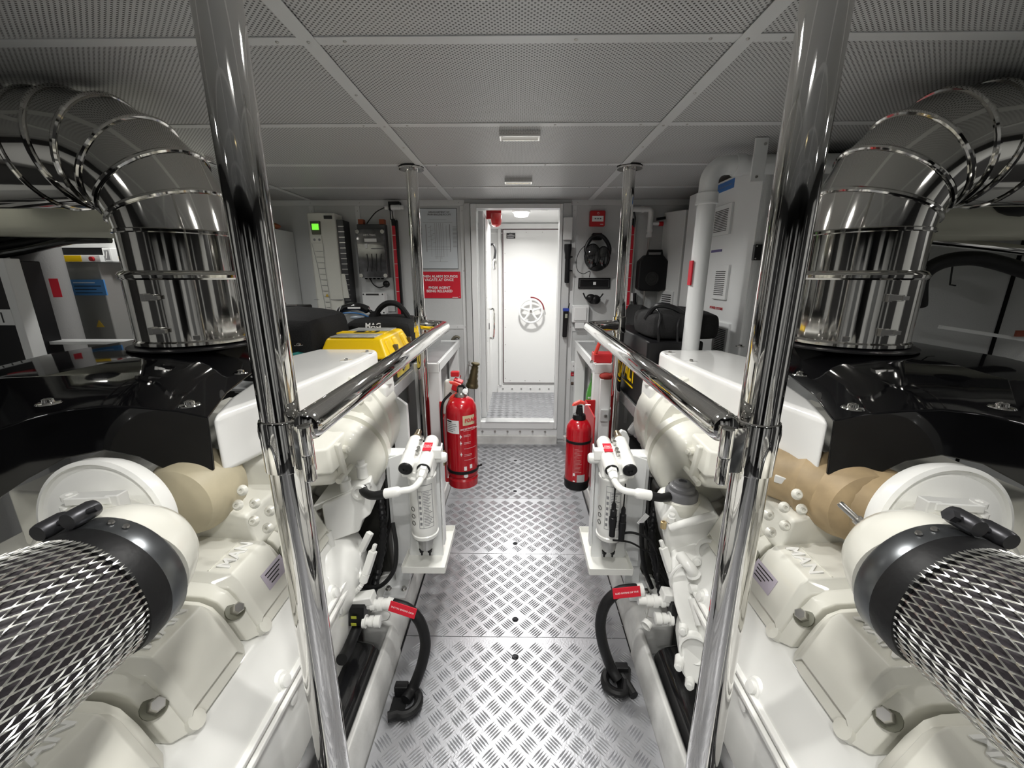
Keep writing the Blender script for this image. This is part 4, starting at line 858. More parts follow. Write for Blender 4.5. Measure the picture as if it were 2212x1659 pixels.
# folded paper tag and hose coil behind the left extinguisher
b = B().hexa([(-.47, 2.42, .70), (-.39, 2.40, .72), (-.385, 2.44, .72), (-.465, 2.46, .70)], [(-.45, 2.42, .93), (-.37, 2.40, .94), (-.365, 2.44, .94), (-.445, 2.46, .93)])
o = tag(b.obj('flat_hose_roll', mat('white_canvas_hose', (.74, .74, .70), .8, bump=.3, bscale=90), None, bev=.018, seg=4), 'folded white canvas fire hose behind the big extinguisher', 'hose')
k = thing('hose_coupling', (-.36, 2.40, .90), 'red hose coupling cap on top of the folded white hose', 'coupling')
B().obox((-.365, 2.40, .905), (.026, 0, -.012), (0, .03, 0), (.010, 0, .034)).obj('coupling_body', REDP, k, bev=.006)
B().box(-.405, -.355, 2.40, 2.44, .955, .985).obj('coupling_band', REDP, k, bev=.004)

# ---------------------------------------------------------------- things on the back wall
W = Yw-.001
def wpt(x, y, d=0): return at(x, y, Y=Yw-d)
def wbox(b, xa, ya, xb, yb, d0, d1):                   # box between two wall pixels, depth range off the wall
    p, q = at(xa, ya, Y=Yw-d1), at(xb, yb, Y=Yw-d1)
    return b.box(min(p.x, q.x), max(p.x, q.x), Yw-d1, Yw-d0, min(p.z, q.z), max(p.z, q.z))
# poster
def poster():
    x0, x1, z0, z1 = -.845, -.512, 1.60, 2.085
    t = thing('equipment_plan', ((x0+x1)/2, W-.003, (z0+z1)/2), 'framed line-drawing plan poster above the red warning sign', 'poster')
    B().box(x0, x1, W-.005, W, z0, z1).obj('poster_sheet', PAPER, t)
    fr = B()
    for a in ((x0, x1, z0, z0+.003), (x0, x1, z1-.003, z1), (x0, x0+.003, z0, z1), (x1-.003, x1, z0, z1)): fr.box(a[0], a[1], W-.006, W-.005, a[2], a[3])
    fr.obj('poster_border', LBLK, t)
    text('ARRANGEMENT OF\nMAIN ENGINE ROOM', .020, (-.66, W-.006, 2.045), X, Z, LBLK, t, 'poster_heading', .0003)
    ln = B()
    for xx, w_, za, zb in ((-.775, .0022, 1.74, 1.96), (-.575, .0022, 1.74, 1.96), (-.70, .001, 1.68, 1.97), (-.685, .001, 1.68, 1.97), (-.665, .001, 1.66, 1.97), (-.65, .001, 1.68, 1.97), (-.632, .001, 1.7, 1.97), (-.735, .0008, 1.7, 1.95), (-.605, .0008, 1.7, 1.95)): ln.box(xx-w_, xx+w_, W-.0056, W-.005, za, zb)
    for zz, a, b2 in ((1.975, -.80, -.55), (1.78, -.78, -.57), (1.76, -.78, -.57), (1.995, -.75, -.6), (1.66, -.76, -.60), (1.70, -.71, -.63)): ln.box(a, b2, W-.0056, W-.005, zz, zz+.0014)
    for xx in (-.825, -.535):
        for q in range(16): ln.box(xx-.016, xx+.016, W-.0056, W-.005, 1.78+q*.0105, 1.783+q*.0105)
    for q in range(14): ln.box(-.76+.02*(q % 3), -.75+.02*(q % 3)+random.random()*.02, W-.0056, W-.005, 1.79+q*.012, 1.7915+q*.012)
    ln.obj('plan_linework', LGRY, t)
poster()
# red warning sign
x0, x1, z0, z1 = -.865, -.498, 1.355, 1.578
t = thing('warning_sign', ((x0+x1)/2, W-.003, 1.46), 'red sign reading when alarm sounds vacate at once', 'sign')
B().box(x0, x1, W-.006, W, z0, z1).obj('sign_plate', LRED, t, bev=.001)
text('WHEN ALARM SOUNDS\nVACATE AT ONCE', .030, (-.683, W-.0066, 1.523), X, Z, LWHT, t, 'sign_lettering', .0004, .0006)
text('FM200 AGENT\nBEING RELEASED', .030, (-.683, W-.0066, 1.428), X, Z, LWHT, t, 'sign_lettering', .0004, .0006)
screws(t, [(x1-.012, W-.006, z1-.012), (x1-.012, W-.006, z0+.012)], -Yv, .004, m=STL)
B().box(x1-.075, x1-.025, W-.0066, W-.006, z0+.004, z0+.008).obj('small_print', LWHT, t)
# hook spanner
t = thing('hook_spanner', (-.555, W-.03, .83), 'steel hook spanner hanging on the wall above the big extinguisher', 'spanner')
B().tube([(-.548, W-.03, .66), (-.550, W-.03, .86)], .013, 12).obj('spanner_handle', STL, t)
B().tube(smooth([(-.550, W-.03, .855), (-.575, W-.03, .90), (-.590, W-.03, .95), (-.575, W-.03, 1.0), (-.542, W-.03, 1.02), (-.518, W-.03, 1.005)], 5), [.013]*8+[.015]*12+[.011]*6, 10).obj('spanner_hook', mat('dull_bronze', (.14, .13, .10), .5, .7), t)
B().box(-.58, -.52, W-.05, W, .64, .66).obj('spanner_clip', REDP, t, bev=.003)
# hose nozzle (brass branch pipe)
t = thing('hose_nozzle', (-.405, 3.45, .72), 'aged brass fire hose nozzle clipped upright beside the doorway', 'nozzle')
B().lathe((-.395, 3.40, .615), Vector((.18, 0, 1)), [(.052, 0), (.055, .02), (.050, .03), (.044, .05), (.046, .06), (.036, .085), (.037, .11), (.032, .12), (.034, .15), (.029, .16), (.030, .185), (.024, .19), (.024, .20), (.036, .205), (.037, .215), (.03, .22)], 28).obj('nozzle_body', BRASS, t)
B().tube([(-.43, 3.62, .80), (-.43, 3.45, .80), (-.385, 3.40, .80)], .005, 8).obj('wall_clip', STL, t)
B().tube([(-.445, 3.62, .80), (-.445, 3.62, .62)], .003, 6).obj('wall_clip', STL, t)

# right of the door
t = thing('alarm_call_point', (.655, W-.02, 2.0), 'red manual alarm call point with white window on the far wall', 'call point')
B().box(.590, .715, W-.045, W, 1.938, 2.060).obj('housing', REDP, t, bev=.008, seg=3)
B().box(.607, .700, W-.0475, W-.044, 1.975, 2.018).obj('press_window', LWHT, t, bev=.001)
b = B().lathe((.655, W-.048, 1.997), -Yv, [(.005, 0), (.005, .0006), (.001, .0007)], 12)
for q in (-1, 1): b.prism([(.655+q*.012, W-.0482, 1.997), (.655+q*.022, W-.0482, 2.003), (.655+q*.022, W-.0482, 1.991)], (0, -.0006, 0)).box(min(.655+q*.022, .655+q*.030), max(.655+q*.022, .655+q*.030), W-.0488, W-.048, 1.9955, 1.9985)
b.obj('press_symbol', LBLK, t)
B().tube([(.655+math.cos(a)*.007, W-.046, 2.038+math.sin(a)*.007) for a in [2*PI*i/14 for i in range(14)]], .0012, 5, closed=True).obj('ring_emblem', LWHT, t)
B().box(.675, .700, W-.0465, W-.045, 1.951, 1.956).obj('small_print', LWHT, t)
# black ear defenders / helmet hung on a hook
t = thing('ear_defenders', (.655, W-.08, 1.72), 'glossy black ear defenders and visor hanging under the call point', 'ear defenders')
B().box(.615, .695, W-.06, W, 1.83, 1.885).obj('wall_hook', BLP, t, bev=.006)
B().tube(smooth([(.58, W-.09, 1.66), (.56, W-.09, 1.76), (.60, W-.09, 1.84), (.655, W-.09, 1.865), (.71, W-.09, 1.84), (.755, W-.09, 1.76), (.74, W-.09, 1.66)], 6), .016, 10).obj('headband', BLP, t)
B().ball((.615, W-.10, 1.70), .075, 20, 12, (.95, .75, 1.35)).obj('ear_cup', mat('gloss_black_shell', (.01, .01, .011), .12, coat=1), t)
B().ball((.705, W-.09, 1.69), .068, 20, 12, (.9, .7, 1.35)).obj('ear_cup', mat('gloss_black_shell', (.01, .01, .011), .12, coat=1), t)
B().ball((.655, W-.085, 1.63), .072, 20, 10, (1.1, .6, .7)).obj('visor', BLP, t)
B().tube(smooth([(.57, W-.09, 1.80), (.51, W-.09, 1.74), (.485, W-.09, 1.66), (.50, W-.09, 1.585), (.55, W-.09, 1.56), (.60, W-.09, 1.58), (.60, W-.09, 1.53)], 6), .003, 6).obj('lead', RUB, t)
# black label plate with white square
t = thing('name_plate', (.655, W-.006, 1.48), 'black rectangular plate with a small white square, below the ear defenders', 'plate')
B().box(.520, .795, W-.012, W, 1.435, 1.525).obj('plate', BLP, t, bev=.004)
fr = B()
for a in ((.532, .783, 1.447, 1.449), (.532, .783, 1.511, 1.513), (.532, .534, 1.447, 1.513), (.781, .783, 1.447, 1.513)): fr.box(a[0], a[1], W-.0128, W-.012, a[2], a[3])
fr.obj('plate_border', LGRY, t)
B().box(.648, .672, W-.0135, W-.012, 1.468, 1.492).obj('white_square', LWHT, t)
# second smaller headset below
t = thing('headset', (.65, W-.05, 1.34), 'small black headset on a hook under the black plate', 'headset')
B().ball((.625, W-.06, 1.36), .042, 18, 10, (1, .7, .8)).obj('ear_cup', BLP, t)
B().ball((.665, W-.06, 1.345), .045, 18, 10, (1, .7, .9)).obj('ear_cup', BLP, t)
B().tube(smooth([(.56, W-.05, 1.40), (.585, W-.055, 1.355), (.64, W-.06, 1.315), (.70, W-.06, 1.36), (.73, W-.05, 1.395)], 5), .006, 8).obj('headband', BLP, t)
# torch and gas tester
t = thing('torch', (.415, W-.06, 1.64), 'long black metal torch clipped beside the doorway', 'torch')
B().lathe((.415, W-.06, 1.485), Z, [(.018, 0), (.021, .01), (.021, .17), (.020, .19), (.024, .20), (.024, .23), (.031, .27), (.031, .31), (.028, .312)], 22).obj('torch_body', BLP, t)
for z in (1.58, 1.69): B().box(.40, .455, W-.07, W-.03, z, z+.012).obj('torch_clip', BLP, t)
t = thing('gas_tester', (.415, W-.05, 1.15), 'black handheld tester with blue top and tiny screen, hung by the doorway', 'tester')
B().hexa([(.392, W-.07, 1.02), (.430, W-.07, 1.02), (.430, W-.035, 1.02), (.392, W-.035, 1.02)], [(.393, W-.075, 1.25), (.440, W-.075, 1.25), (.440, W-.035, 1.25), (.393, W-.035, 1.25)]).obj('tester_body', BLP, t, bev=.008, seg=3)
B().box(.390, .442, W-.077, W-.033, 1.247, 1.272).obj('blue_cap', mat('dark_blue_plastic', (.03, .06, .35), .4), t, bev=.004)
B().box(.408, .428, W-.0785, W-.074, 1.190, 1.225).obj('screen', mat('tester_screen', (.35, .37, .30), .3), t)
B().tube(smooth([(.435, W-.06, 1.27), (.442, W-.06, 1.30), (.445, W-.06, 1.315)], 4), .004, 6).obj('antenna', BLP, t)
# switch boxes
t = thing('switch_box', (.54, W-.03, 1.22), 'white square switch box right of the doorway', 'switch')
B().box(.470, .618, W-.05, W, 1.148, 1.298).obj('box', WHT, t, bev=.008, seg=3); B().box(.490, .598, W-.060, W-.048, 1.166, 1.280).obj('rocker', WHT, t, bev=.008, seg=3); B().box(.50, .585, W-.045, W, 1.095, 1.150).obj('gland_box', WHT, t, bev=.005)
t = thing('wall_box', (.41, W-.05, 1.92), 'small plain white box above the torch', 'box')
B().box(.372, .450, W-.06, W-.03, 1.83, 2.01).obj('box', WHT, t, bev=.01, seg=3)
t = thing('wall_socket', (.54, W-.02, .76), 'white socket with small red buttons low on the far wall', 'socket')
B().box(.485, .585, W-.03, W, .705, .795).obj('socket_face', WHT, t, bev=.005); B().box(.555, .64, W-.02, W, .74, .83).obj('back_box', WHT, t, bev=.004)
for q in ((.505, .755), (.53, .765), (.545, .722)): B().lathe((q[0], W-.03, q[1]), -Yv, [(.005, -.001), (.005, .0008), (.001, .001)], 10).obj('pin_hole', LBLK, t)
for q in ((.545, .79), (.56, .755)): B().lathe((q[0], W-.03, q[1]), -Yv, [(.009, 0), (.009, .008), (.001, .009)], 12).obj('red_button', mat('crimson_button', (.5, .01, .09), .4), t)
B().tube([(.56, W-.02, .705), (.60, W-.01, .65)], .003, 6).obj('cable', RUB, t)
t = thing('red_wall_label', (.52, W-.003, .673), 'small red label plate under the socket', 'label')
B().box(.474, .570, W-.004, W, .657, .689).obj('label_plate', LRED, t); B().box(.495, .55, W-.0046, W-.004, .671, .674).obj('label_print', LWHT, t)
t = thing('drain_tap', (.53, W-.05, .51), 'dark brass elbow tap with grey valve low on the far wall', 'tap')
B().tube(smooth([(.480, W-.08, .605), (.53, W-.08, .605), (.555, W-.08, .60), (.562, W-.08, .565)], 5), .014, 12).obj('tap_spout', mat('dark_brass', (.09, .06, .045), .4, .7), t)
B().lathe((.560, W-.08, .57), -Z, [(.016, 0), (.016, .02), (.030, .03), (.032, .08), (.02, .1), (.028, .12), (.028, .15), (.033, .152), (.033, .17)], 18).obj('valve_body', GREY if False else mat('grey_valve', (.28, .28, .27), .5), t)
# steel tube with red marked sight glass strips (both sides)
def sight(s):
    x = .955 if s > 0 else -1.045; sd = SIDE[s]
    t = thing('level_gauge', (x, W-.03, 1.5), f'tall red and black liquid level gauge strip on the far wall, {sd} side', 'gauge')
    B().box(x-.020, x+.020, W-.03, W, 1.13, 1.985).obj('backing_rail', mat('gauge_rail', (.55, .54, .50), .4, .3), t, bev=.002)
    xx = x-.006*s
    r = B().box(xx-.013, xx+.013, W-.036, W-.03, 1.13, 1.945).obj('red_strip', LRED, t)
    for k in range(7): B().box(xx-.013, xx+.013, W-.0372, W-.036, 1.18+.115*k, 1.183+.115*k).obj('scale_line', LWHT, r)
    B().box(xx-.014, xx+.014, W-.038, W-.03, 1.945, 2.0).obj('end_cap', BLP, t)
    q = xx+.024*s*-1
    B().box(q-.007, q+.007, W-.036, W, 1.13, 1.99).obj('black_edge', BLP, t)
    B().box(q-.004, q+.004, W-.036, W-.0, .40, 1.13).obj('drop_tube', STL, t)
for s in (-1, 1): sight(s)
# pvc pipe run by the right gauge
t = thing('plastic_pipe', (1.06, W-.05, 1.9), 'white plastic elbow pipe with thin steel rod above the black speaker case', 'pipe')
B().tube([(.86, W-.06, 2.065), (1.03, W-.06, 2.065)]+arc((1.055, W-.06, 2.04), (0, 0, 1), (1, 0, 0), .025, 0, PI/2, 5)+[(1.08, W-.06, 1.86)], .021, 16).obj('white_pipe', WHT, t)
for z in (1.90, 1.86): B().lathe((1.08, W-.06, z), Z, [(.026, -.01), (.026, .012)], 16).obj('pipe_collar', WHT, t)
B().lathe((1.0, W-.06, 2.065), X, [(.025, 0), (.025, .02)], 16).obj('pipe_collar', WHT, t)
B().tube([(1.08, W-.06, 1.85), (1.075, W-.06, .6)], .008, 10).obj('steel_rod', STL, t)
B().tube([(.93, W-.06, 2.085), (.955, W-.06, 2.0), (.95, W-.06, 1.93)], .008, 8).obj('pipe_clip', DARKM, t)
B().lathe((1.10, W-.06, 1.955), X, [(.014, 0), (.014, .05)], 12).obj('side_branch', WHT, t); B().lathe((1.15, W-.06, 1.955), X, [(.018, 0), (.018, .035), (.001, .036)], 14).obj('red_tap', REDP, t)
B().tube([(1.13, W-.06, 1.99), (1.20, W-.06, 2.0)], .012, 10).obj('black_clip', BLP, t)
# black speaker / tool case hanging
t = thing('work_light_case', (1.13, W-.09, 1.57), 'black carry case with handle slot hanging on the far wall', 'case')
pts = [(1.0, 1.44), (1.0, 1.66), (1.05, 1.71), (1.19, 1.71), (1.235, 1.66), (1.235, 1.43), (1.18, 1.415), (1.03, 1.42)]
B().hexa([(x, W-.03, z) for x, z in pts], [(x, W-.13, z) for x, z in pts]).obj('case_body', BLP, t, bev=.012, seg=3)
B().tube([(1.06, W-.12, 1.705), (1.065, W-.12, 1.74), (1.175, W-.12, 1.74), (1.18, W-.12, 1.705)], .012, 8).obj('carry_handle', BLP, t)
B().lathe((1.11, W-.13, 1.52), -Yv, [(.055, 0), (.055, .006), (.045, .007), (.043, .002), (.02, .002), (.018, .006), (.001, .006)], 26).obj('round_grille', mat('soft_black', (.02, .02, .02), .6), t)
# small black handset below
t = thing('handle_tool', (1.03, W-.04, 1.28), 'black handled tool with a wooden tip under the black case', 'tool')
B().tube(smooth([(1.00, W-.05, 1.40), (1.005, W-.05, 1.33), (1.03, W-.05, 1.27), (1.04, W-.05, 1.245)], 4), .014, 10).obj('handle', BLP, t); B().tube([(1.04, W-.05, 1.245), (1.045, W-.05, 1.225)], .013, 10).obj('wood_tip', mat('wood', (.45, .25, .10), .5), t)
B().box(.975, 1.02, W-.04, W, 1.33, 1.40).obj('tool_bracket', WHT, t, bev=.003)
# white electric cabinet
t = thing('electric_cabinet', (1.45, 3.5, 1.6), 'pale grey electric cabinet with black door outline on the far wall, right', 'cabinet')
B().hexa([(1.205, Yw, 1.13), (1.75, Yw, 1.13), (1.75, Yw-.30, 1.11), (1.27, Yw-.30, 1.11)], [(1.205, Yw, 2.05), (1.75, Yw, 2.05), (1.75, Yw-.30, 2.03), (1.27, Yw-.30, 2.03)]).obj('cabinet_body', WHT, t, bev=.008)
B().box(1.292, 1.735, Yw-.303, Yw-.299, 1.13, 2.0).obj('door_gasket', LBLK, t); dd = B().box(1.300, 1.727, Yw-.312, Yw-.300, 1.138, 1.992).obj('cabinet_door', WHT, t, bev=.003)
B().box(1.315, 1.365, Yw-.315, Yw-.311, 1.17, 1.22).obj('lock_plate', STL, dd, bev=.001); B().lathe((1.34, Yw-.315, 1.197), -Yv, [(.008, 0), (.008, .006), (.001, .006)], 10).obj('key_lock', DARKM, dd)
def sp(k, z, o): return (1.208+.060*k-o, Yw-.30*k-o*.2, z)
v = B().hexa([sp(.25, 1.18, -.004), sp(.85, 1.18, -.004), sp(.85, 1.42, -.004), sp(.25, 1.42, -.004)], [sp(.25, 1.18, .010), sp(.85, 1.18, .010), sp(.85, 1.42, .010), sp(.25, 1.42, .010)]).obj('vent_grille', WHT, t, bev=.002)
for k in range(12): z = 1.205+k*.0165; B().hexa([sp(.33, z, .009), sp(.77, z, .009), sp(.77, z+.007, .009), sp(.33, z+.007, .009)], [sp(.33, z, .012), sp(.77, z, .012), sp(.77, z+.007, .012), sp(.33, z+.007, .012)]).obj('vent_slot', LBLK, v)
# ---------------------------------------------------------------- ceiling lamps, then the added fill lamps
for i, (lx, ly) in enumerate(LAMPS):
    lab = ['unlit-looking grey lamp behind the camera', 'grey rectangular ceiling lamp above the camera', 'ceiling lamp at the very top edge of the picture', 'rectangular ceiling lamp with clear lens, nearer of the two in view', 'rectangular ceiling lamp with glowing warm diodes, near the doorway'][i]
    t = thing('ceiling_lamp', (lx, ly, 2.14), lab, 'lamp', 'recessed lamps along the ceiling' if False else None)
    f = B()
    for a in ((-.088, .088, -.034, -.026), (-.088, .088, .026, .034), (-.088, -.080, -.026, .026), (.080, .088, -.026, .026)): f.box(lx+a[0], lx+a[1], ly+a[2], ly+a[3], 2.126, 2.150)
    f.obj('lamp_frame', CHR, t, bev=.001)
    B().box(lx-.080, lx+.080, ly-.026, ly+.026, 2.134, 2.146).obj('lens', LENS, t)
    for k in range(6): B().lathe((lx-.06+.024*k, ly-.02, 2.134), -Z, [(.007, 0), (.006, .003), (.001, .004)], 10).obj('diode', LEDY, t)
for lx, ly, p in FILL_LAMPS:  # made-up fixtures to house the added fill lamps
    where = ('left' if lx < 0 else 'right')+(' behind the camera' if ly < -1 else ' abreast of the camera' if ly < 0 else ' above the air filter' if ly < 1 else ' outboard of the duct' if ly < 2 else ' behind the near pole')
    t = thing('ceiling_lamp', (lx, ly, 2.14), f'small side ceiling lamp, {where}', 'lamp')
    f = B()
    for a in ((-.088, .088, -.034, -.026), (-.088, .088, .026, .034), (-.088, -.080, -.026, .026), (.080, .088, -.026, .026)): f.box(lx+a[0], lx+a[1], ly+a[2], ly+a[3], 2.130, 2.150)
    f.obj('lamp_frame', CHR, t, bev=.001)
    B().box(lx-.080, lx+.080, ly-.026, ly+.026, 2.136, 2.146).obj('lens', LENS, t)
# invented cabinets behind the camera, added to give the polished steel reflections
for k, (xa, xb, h, m_) in enumerate(((-2.3, -1.55, 1.9, WHT), (-1.53, -.95, 1.7, DGRY), (-.93, -.55, 1.95, WHT), (.55, 1.05, 1.95, WHT), (1.07, 1.55, 1.6, DGRY), (1.57, 2.3, 1.9, WHT))):
    t = thing('control_cabinet', ((xa+xb)/2, -3.0, 0), ['tall white control cabinet behind the camera, far left', 'dark grey control cabinet behind the camera, left', 'tall white control cabinet behind the camera, left of centre', 'tall white control cabinet behind the camera, right of centre', 'dark grey control cabinet behind the camera, right', 'tall white control cabinet behind the camera, far right'][k], 'cabinet')
    B().box(xa, xb, -3.3, -2.7, 0, h).obj('cabinet_body', m_, t, bev=.01); B().box(xa+.03, xb-.03, -2.7, -2.685, .1, h-.05).obj('cabinet_door', m_, t, bev=.005); B().box(xb-.10, xb-.07, -2.685, -2.66, h*.5, h*.5+.15).obj('door_handle', DARKM, t, bev=.004)
t = thing('lobby_lamp', (.03, 4.45, 2.16), 'bright white lamp under the lobby ceiling beyond the doorway', 'lamp')
B().lathe((.03, 4.30, 2.17), -Z, [(.09, 0), (.09, .03), (.07, .035), (.001, .036)], 28).obj('lamp_base', LOBW, t)
B().lathe((.03, 4.30, 2.135), -Z, [(.075, 0), (.065, .03), (.03, .04), (.001, .041)], 28).obj('lens', LENSB, t)
t = thing('smoke_detector', (.22, 4.3, 2.16), 'round white smoke detector on the lobby ceiling', 'detector')
B().lathe((.235, 4.15, 2.17), -Z, [(.055, 0), (.055, .018), (.045, .022), (.035, .04), (.001, .042)], 24).obj('detector_base', LOBW, t); B().lathe((.235, 4.15, 2.145), -Z, [(.04, 0), (.04, .006)], 20, cap=False).obj('vent_ring', GREY, t)
t = thing('alarm_beacon', (-.20, 4.1, 2.0), 'red glass alarm beacon hanging at the top left of the lobby', 'beacon')
B().box(-.30, -.16, 4.12, 4.16, 2.06, 2.17).obj('beacon_bracket', REDP, t, bev=.004)
B().lathe((-.205, 4.08, 2.10), -Z, [(.046, 0), (.050, .01), (.050, .07), (.044, .10), (.025, .115), (.001, .118)], 28).obj('beacon_dome', mat('red_lens', (.55, .01, .01), .12, coat=1), t)
t = thing('handwheel', (.165, LY-.12, 1.11), 'white spoked handwheel with a red arc on the closed lobby door', 'wheel')
wc = Vector((.165, LY-.13, 1.105)); R = .145
B().tube([wc+Vector((math.cos(2*PI*i/40)*R, 0, math.sin(2*PI*i/40)*R)) for i in range(40)], .013, 10, closed=True).obj('rim', LOBW, t)
for k in range(5):
    a = PI/2+2*PI*k/5; B().tube([wc, wc+Vector((math.cos(a)*R, 0, math.sin(a)*R))], [.017, .012], 8).obj('spoke', LOBW, t)
B().lathe(wc-Yv*.02, Yv, [(.02, 0), (.03, .004), (.03, .03), (.022, .04), (.022, .10)], 18).obj('hub', LOBW, t); B().lathe(wc-Yv*.021, -Yv, [(.017, 0), (.017, .003), (.001, .004)], 14).obj('hub_nut', STL, t)
B().tube(arc(wc+Yv*.03, (1, 0, 0), (0, 0, 1), R+.025, .1, 1.6, 16), .008, 6).obj('red_arc', mat('dark_red_arc', (.22, .02, .03), .5), t)
t = thing('door_notice', (-.10, LY-.05, 2.02), 'tiny black notice plate at the top of the lobby door', 'notice')
B().box(-.145, -.035, LY-.048, LY-.045, 1.985, 2.05).obj('notice_plate', LBLK, t)
for k, (a, b2) in enumerate(((-.11, -.07), (-.135, -.045), (-.135, -.045), (-.135, -.055))): B().box(a, b2, LY-.0486, LY-.048, 2.036-.013*k, 2.040-.013*k).obj('notice_print', LWHT, t)
t = thing('lobby_headset', (-.42, 4.4, 1.7), 'steel and black headset hooked on the open lobby door', 'headset')
B().tube(smooth([(-.29, 4.55, 1.86), (-.26, 4.55, 1.86), (-.24, 4.55, 1.80), (-.25, 4.55, 1.72)], 5), .012, 8).obj('headband', BLP, t)
B().ball((-.255, 4.55, 1.66), .045, 16, 10, (.7, .8, 1.4)).obj('ear_cup', CHR, t)

# ---------------------------------------------------------------- left end wall: drives and boxes
t = thing('motor_drive', (-1.58, W-.1, 1.6), 'tall off-white motor drive with a green screen on the far wall, left', 'drive')
OFFW = mat('off_white_plastic', (.70, .70, .64), .4)
# curved front body
b = B()
x0, x1, zt_, zb_ = -1.715, -1.475, 2.03, 1.22
pr = [(x0, Yw), (x0, Yw-.12), (x0+.03, Yw-.165), (x0+.08, Yw-.178), (x0+.13, Yw-.172), (x0+.17, Yw-.16), (x1, Yw-.15), (x1, Yw)]
b.hexa([(x, y, zb_) for x, y in pr], [(x, y, zt_) for x, y in pr]).obj('drive_body', OFFW, t, bev=.006)
B().box(x1, x1+.055, W-.13, W, 1.26, 1.98).obj('heat_sink', DARKM, t)
for k in range(16): B().box(x1+.01, x1+.058, W-.132, W-.128, 1.30+k*.042, 1.305+k*.042).obj('cooling_fin', STL, t)
B().hexa([(x1-.002, W-.14, 1.36), (x1+.05, W-.13, 1.36), (x1+.05, W-.02, 1.36), (x1-.002, W-.02, 1.36)], [(x1-.002, W-.14, 1.56), (x1+.03, W-.13, 1.56), (x1+.03, W-.02, 1.56), (x1-.002, W-.02, 1.56)]).obj('side_lug', OFFW, t, bev=.004)
B().hexa([(x0+.055, W-.182, 1.865), (x0+.125, W-.182, 1.865), (x0+.125, W-.16, 1.865), (x0+.055, W-.16, 1.865)], [(x0+.05, W-.186, 1.965), (x0+.13, W-.186, 1.965), (x0+.13, W-.16, 1.965), (x0+.05, W-.16, 1.965)]).obj('display_bezel', mat('bezel_brown', (.09, .085, .06), .35), t, bev=.003)
B().box(x0+.065, x0+.118, W-.190, W-.186, 1.90, 1.945).obj('lit_screen', LIT, t)
for q in (0, 1): B().lathe((x0+.07+.04*q, W-.178, 1.825), -Yv, [(.012, 0), (.010, .003), (.001, .004)], 12).obj('key', LGRY, t)
B().box(x0+.05, x0+.13, W-.181, W-.176, 1.80, 1.855).obj('keypad', OFFW, t, bev=.003)
B().box(x1-.105, x1-.02, W-.163, W-.150, 1.985, 2.01).obj('name_strip', LBLK, t)
for sx in (-1, 1): B().tube([(x0+.09+sx*.045, W-.180, 1.80), (x0+.10+sx*.030, W-.180, 1.62), (x0+.12+sx*.022, W-.178, 1.24)], .0014, 5).obj('cover_seam', LGRY, t)
for k in range(11): B().box(x0+.065+.004*k, x0+.125+.001*k, W-.1805, W-.176, 1.735-.045*k, 1.738-.045*k).obj('ladder_line', LGRY, t)
B().prism([(x0+.108, W-.182, 1.375), (x0+.135, W-.182, 1.375), (x0+.1215, W-.182, 1.40)], (0, .003, 0)).obj('warning_triangle', mat('amber', (.6, .4, .05), .5), t)
B().box(x0, x1, W-.168, W-.150, 1.348, 1.351).obj('cover_seam', LGRY, t)
# junction box with clear lid
t = thing('junction_box', (-1.21, W-.06, 1.75), 'clear lidded junction box with dark wiring and four round screws, far wall left', 'junction box')
B().box(-1.335, -1.10, W-.07, W, 1.53, 1.955).obj('box_back', mat('box_dark', (.05, .05, .052), .5), t, bev=.006)
B().box(-1.325, -1.285, W-.055, W, 1.955, 1.995).box(-1.15, -1.11, W-.055, W, 1.955, 1.995).obj('orange_tab', mat('burnt_orange', (.35, .07, .02), .5), t)
B().box(-1.34, -1.10, W-.095, W-.07, 1.525, 1.915).obj('clear_lid', mat('smoky_lid', (.10, .10, .105), .08, coat=1, noise=.5, nscale=22), t, bev=.008, seg=3)
for x in (-1.325, -1.118):
    for z in (1.545, 1.895): B().lathe((x, W-.095, z), -Yv, [(.016, 0), (.016, .004), (.006, .005), (.001, .002)], 16).obj('lid_screw', mat('pale_screw', (.6, .6, .55), .5), t)
B().box(-1.27, -1.17, W-.098, W-.0945, 1.815, 1.84).obj('white_label', LWHT, t)
text('ABT-TRAC', .022, (-1.225, W-.0955, 1.868), X, Z, LWHT, t, 'lid_lettering', .0003)
B().box(-1.27, -1.25, W-.098, W-.0945, 1.765, 1.80).obj('white_label', LWHT, t); B().box(-1.22, -1.11, W-.0965, W-.0945, 1.758, 1.766).obj('white_label', LGRY, t)
for k in range(4): B().tube(smooth([(-1.26+.04*k, W-.0965, 1.72), (-1.255+.035*k, W-.097, 1.64), (-1.27+.04*k, W-.0965, 1.58)], 4), .004, 6).obj('inner_wire', LBLK, t)
for k in range(5): B().lathe((-1.30+.035*k, W-.05, 1.53), -Z, [(.011, 0), (.011, .015), (.001, .016)], 10).obj('cable_gland', BLP, t)
B().tube(smooth([(-1.265, W-.05, 1.515), (-1.24, W-.05, 1.47), (-1.19, W-.06, 1.445), (-1.14, W-.05, 1.46)], 5), .005, 8).obj('cable', RUB, t); B().ball((-1.13, W-.05, 1.475), .03, 12, 8).obj('cable_knot', BLP, t)
t = thing('terminal_box', (-1.22, W-.05, 1.3), 'small white terminal box with a black label strip below the junction box', 'box')
B().box(-1.335, -1.145, W-.09, W, 1.22, 1.405).obj('box', WHT, t, bev=.006)
B().box(-1.30, -1.19, W-.0925, W-.089, 1.382, 1.396).obj('label_strip', LBLK, t)
screws(t, [(x, W-.09, z) for x in (-1.322, -1.158) for z in (1.235, 1.39)], -Yv, .007, m=DARKM)
for k in range(3): B().lathe((-1.29+.05*k, W-.05, 1.22), -Z, [(.012, 0), (.012, .02), (.008, .035), (.001, .036)], 10).obj('cable_gland', WHT, t)
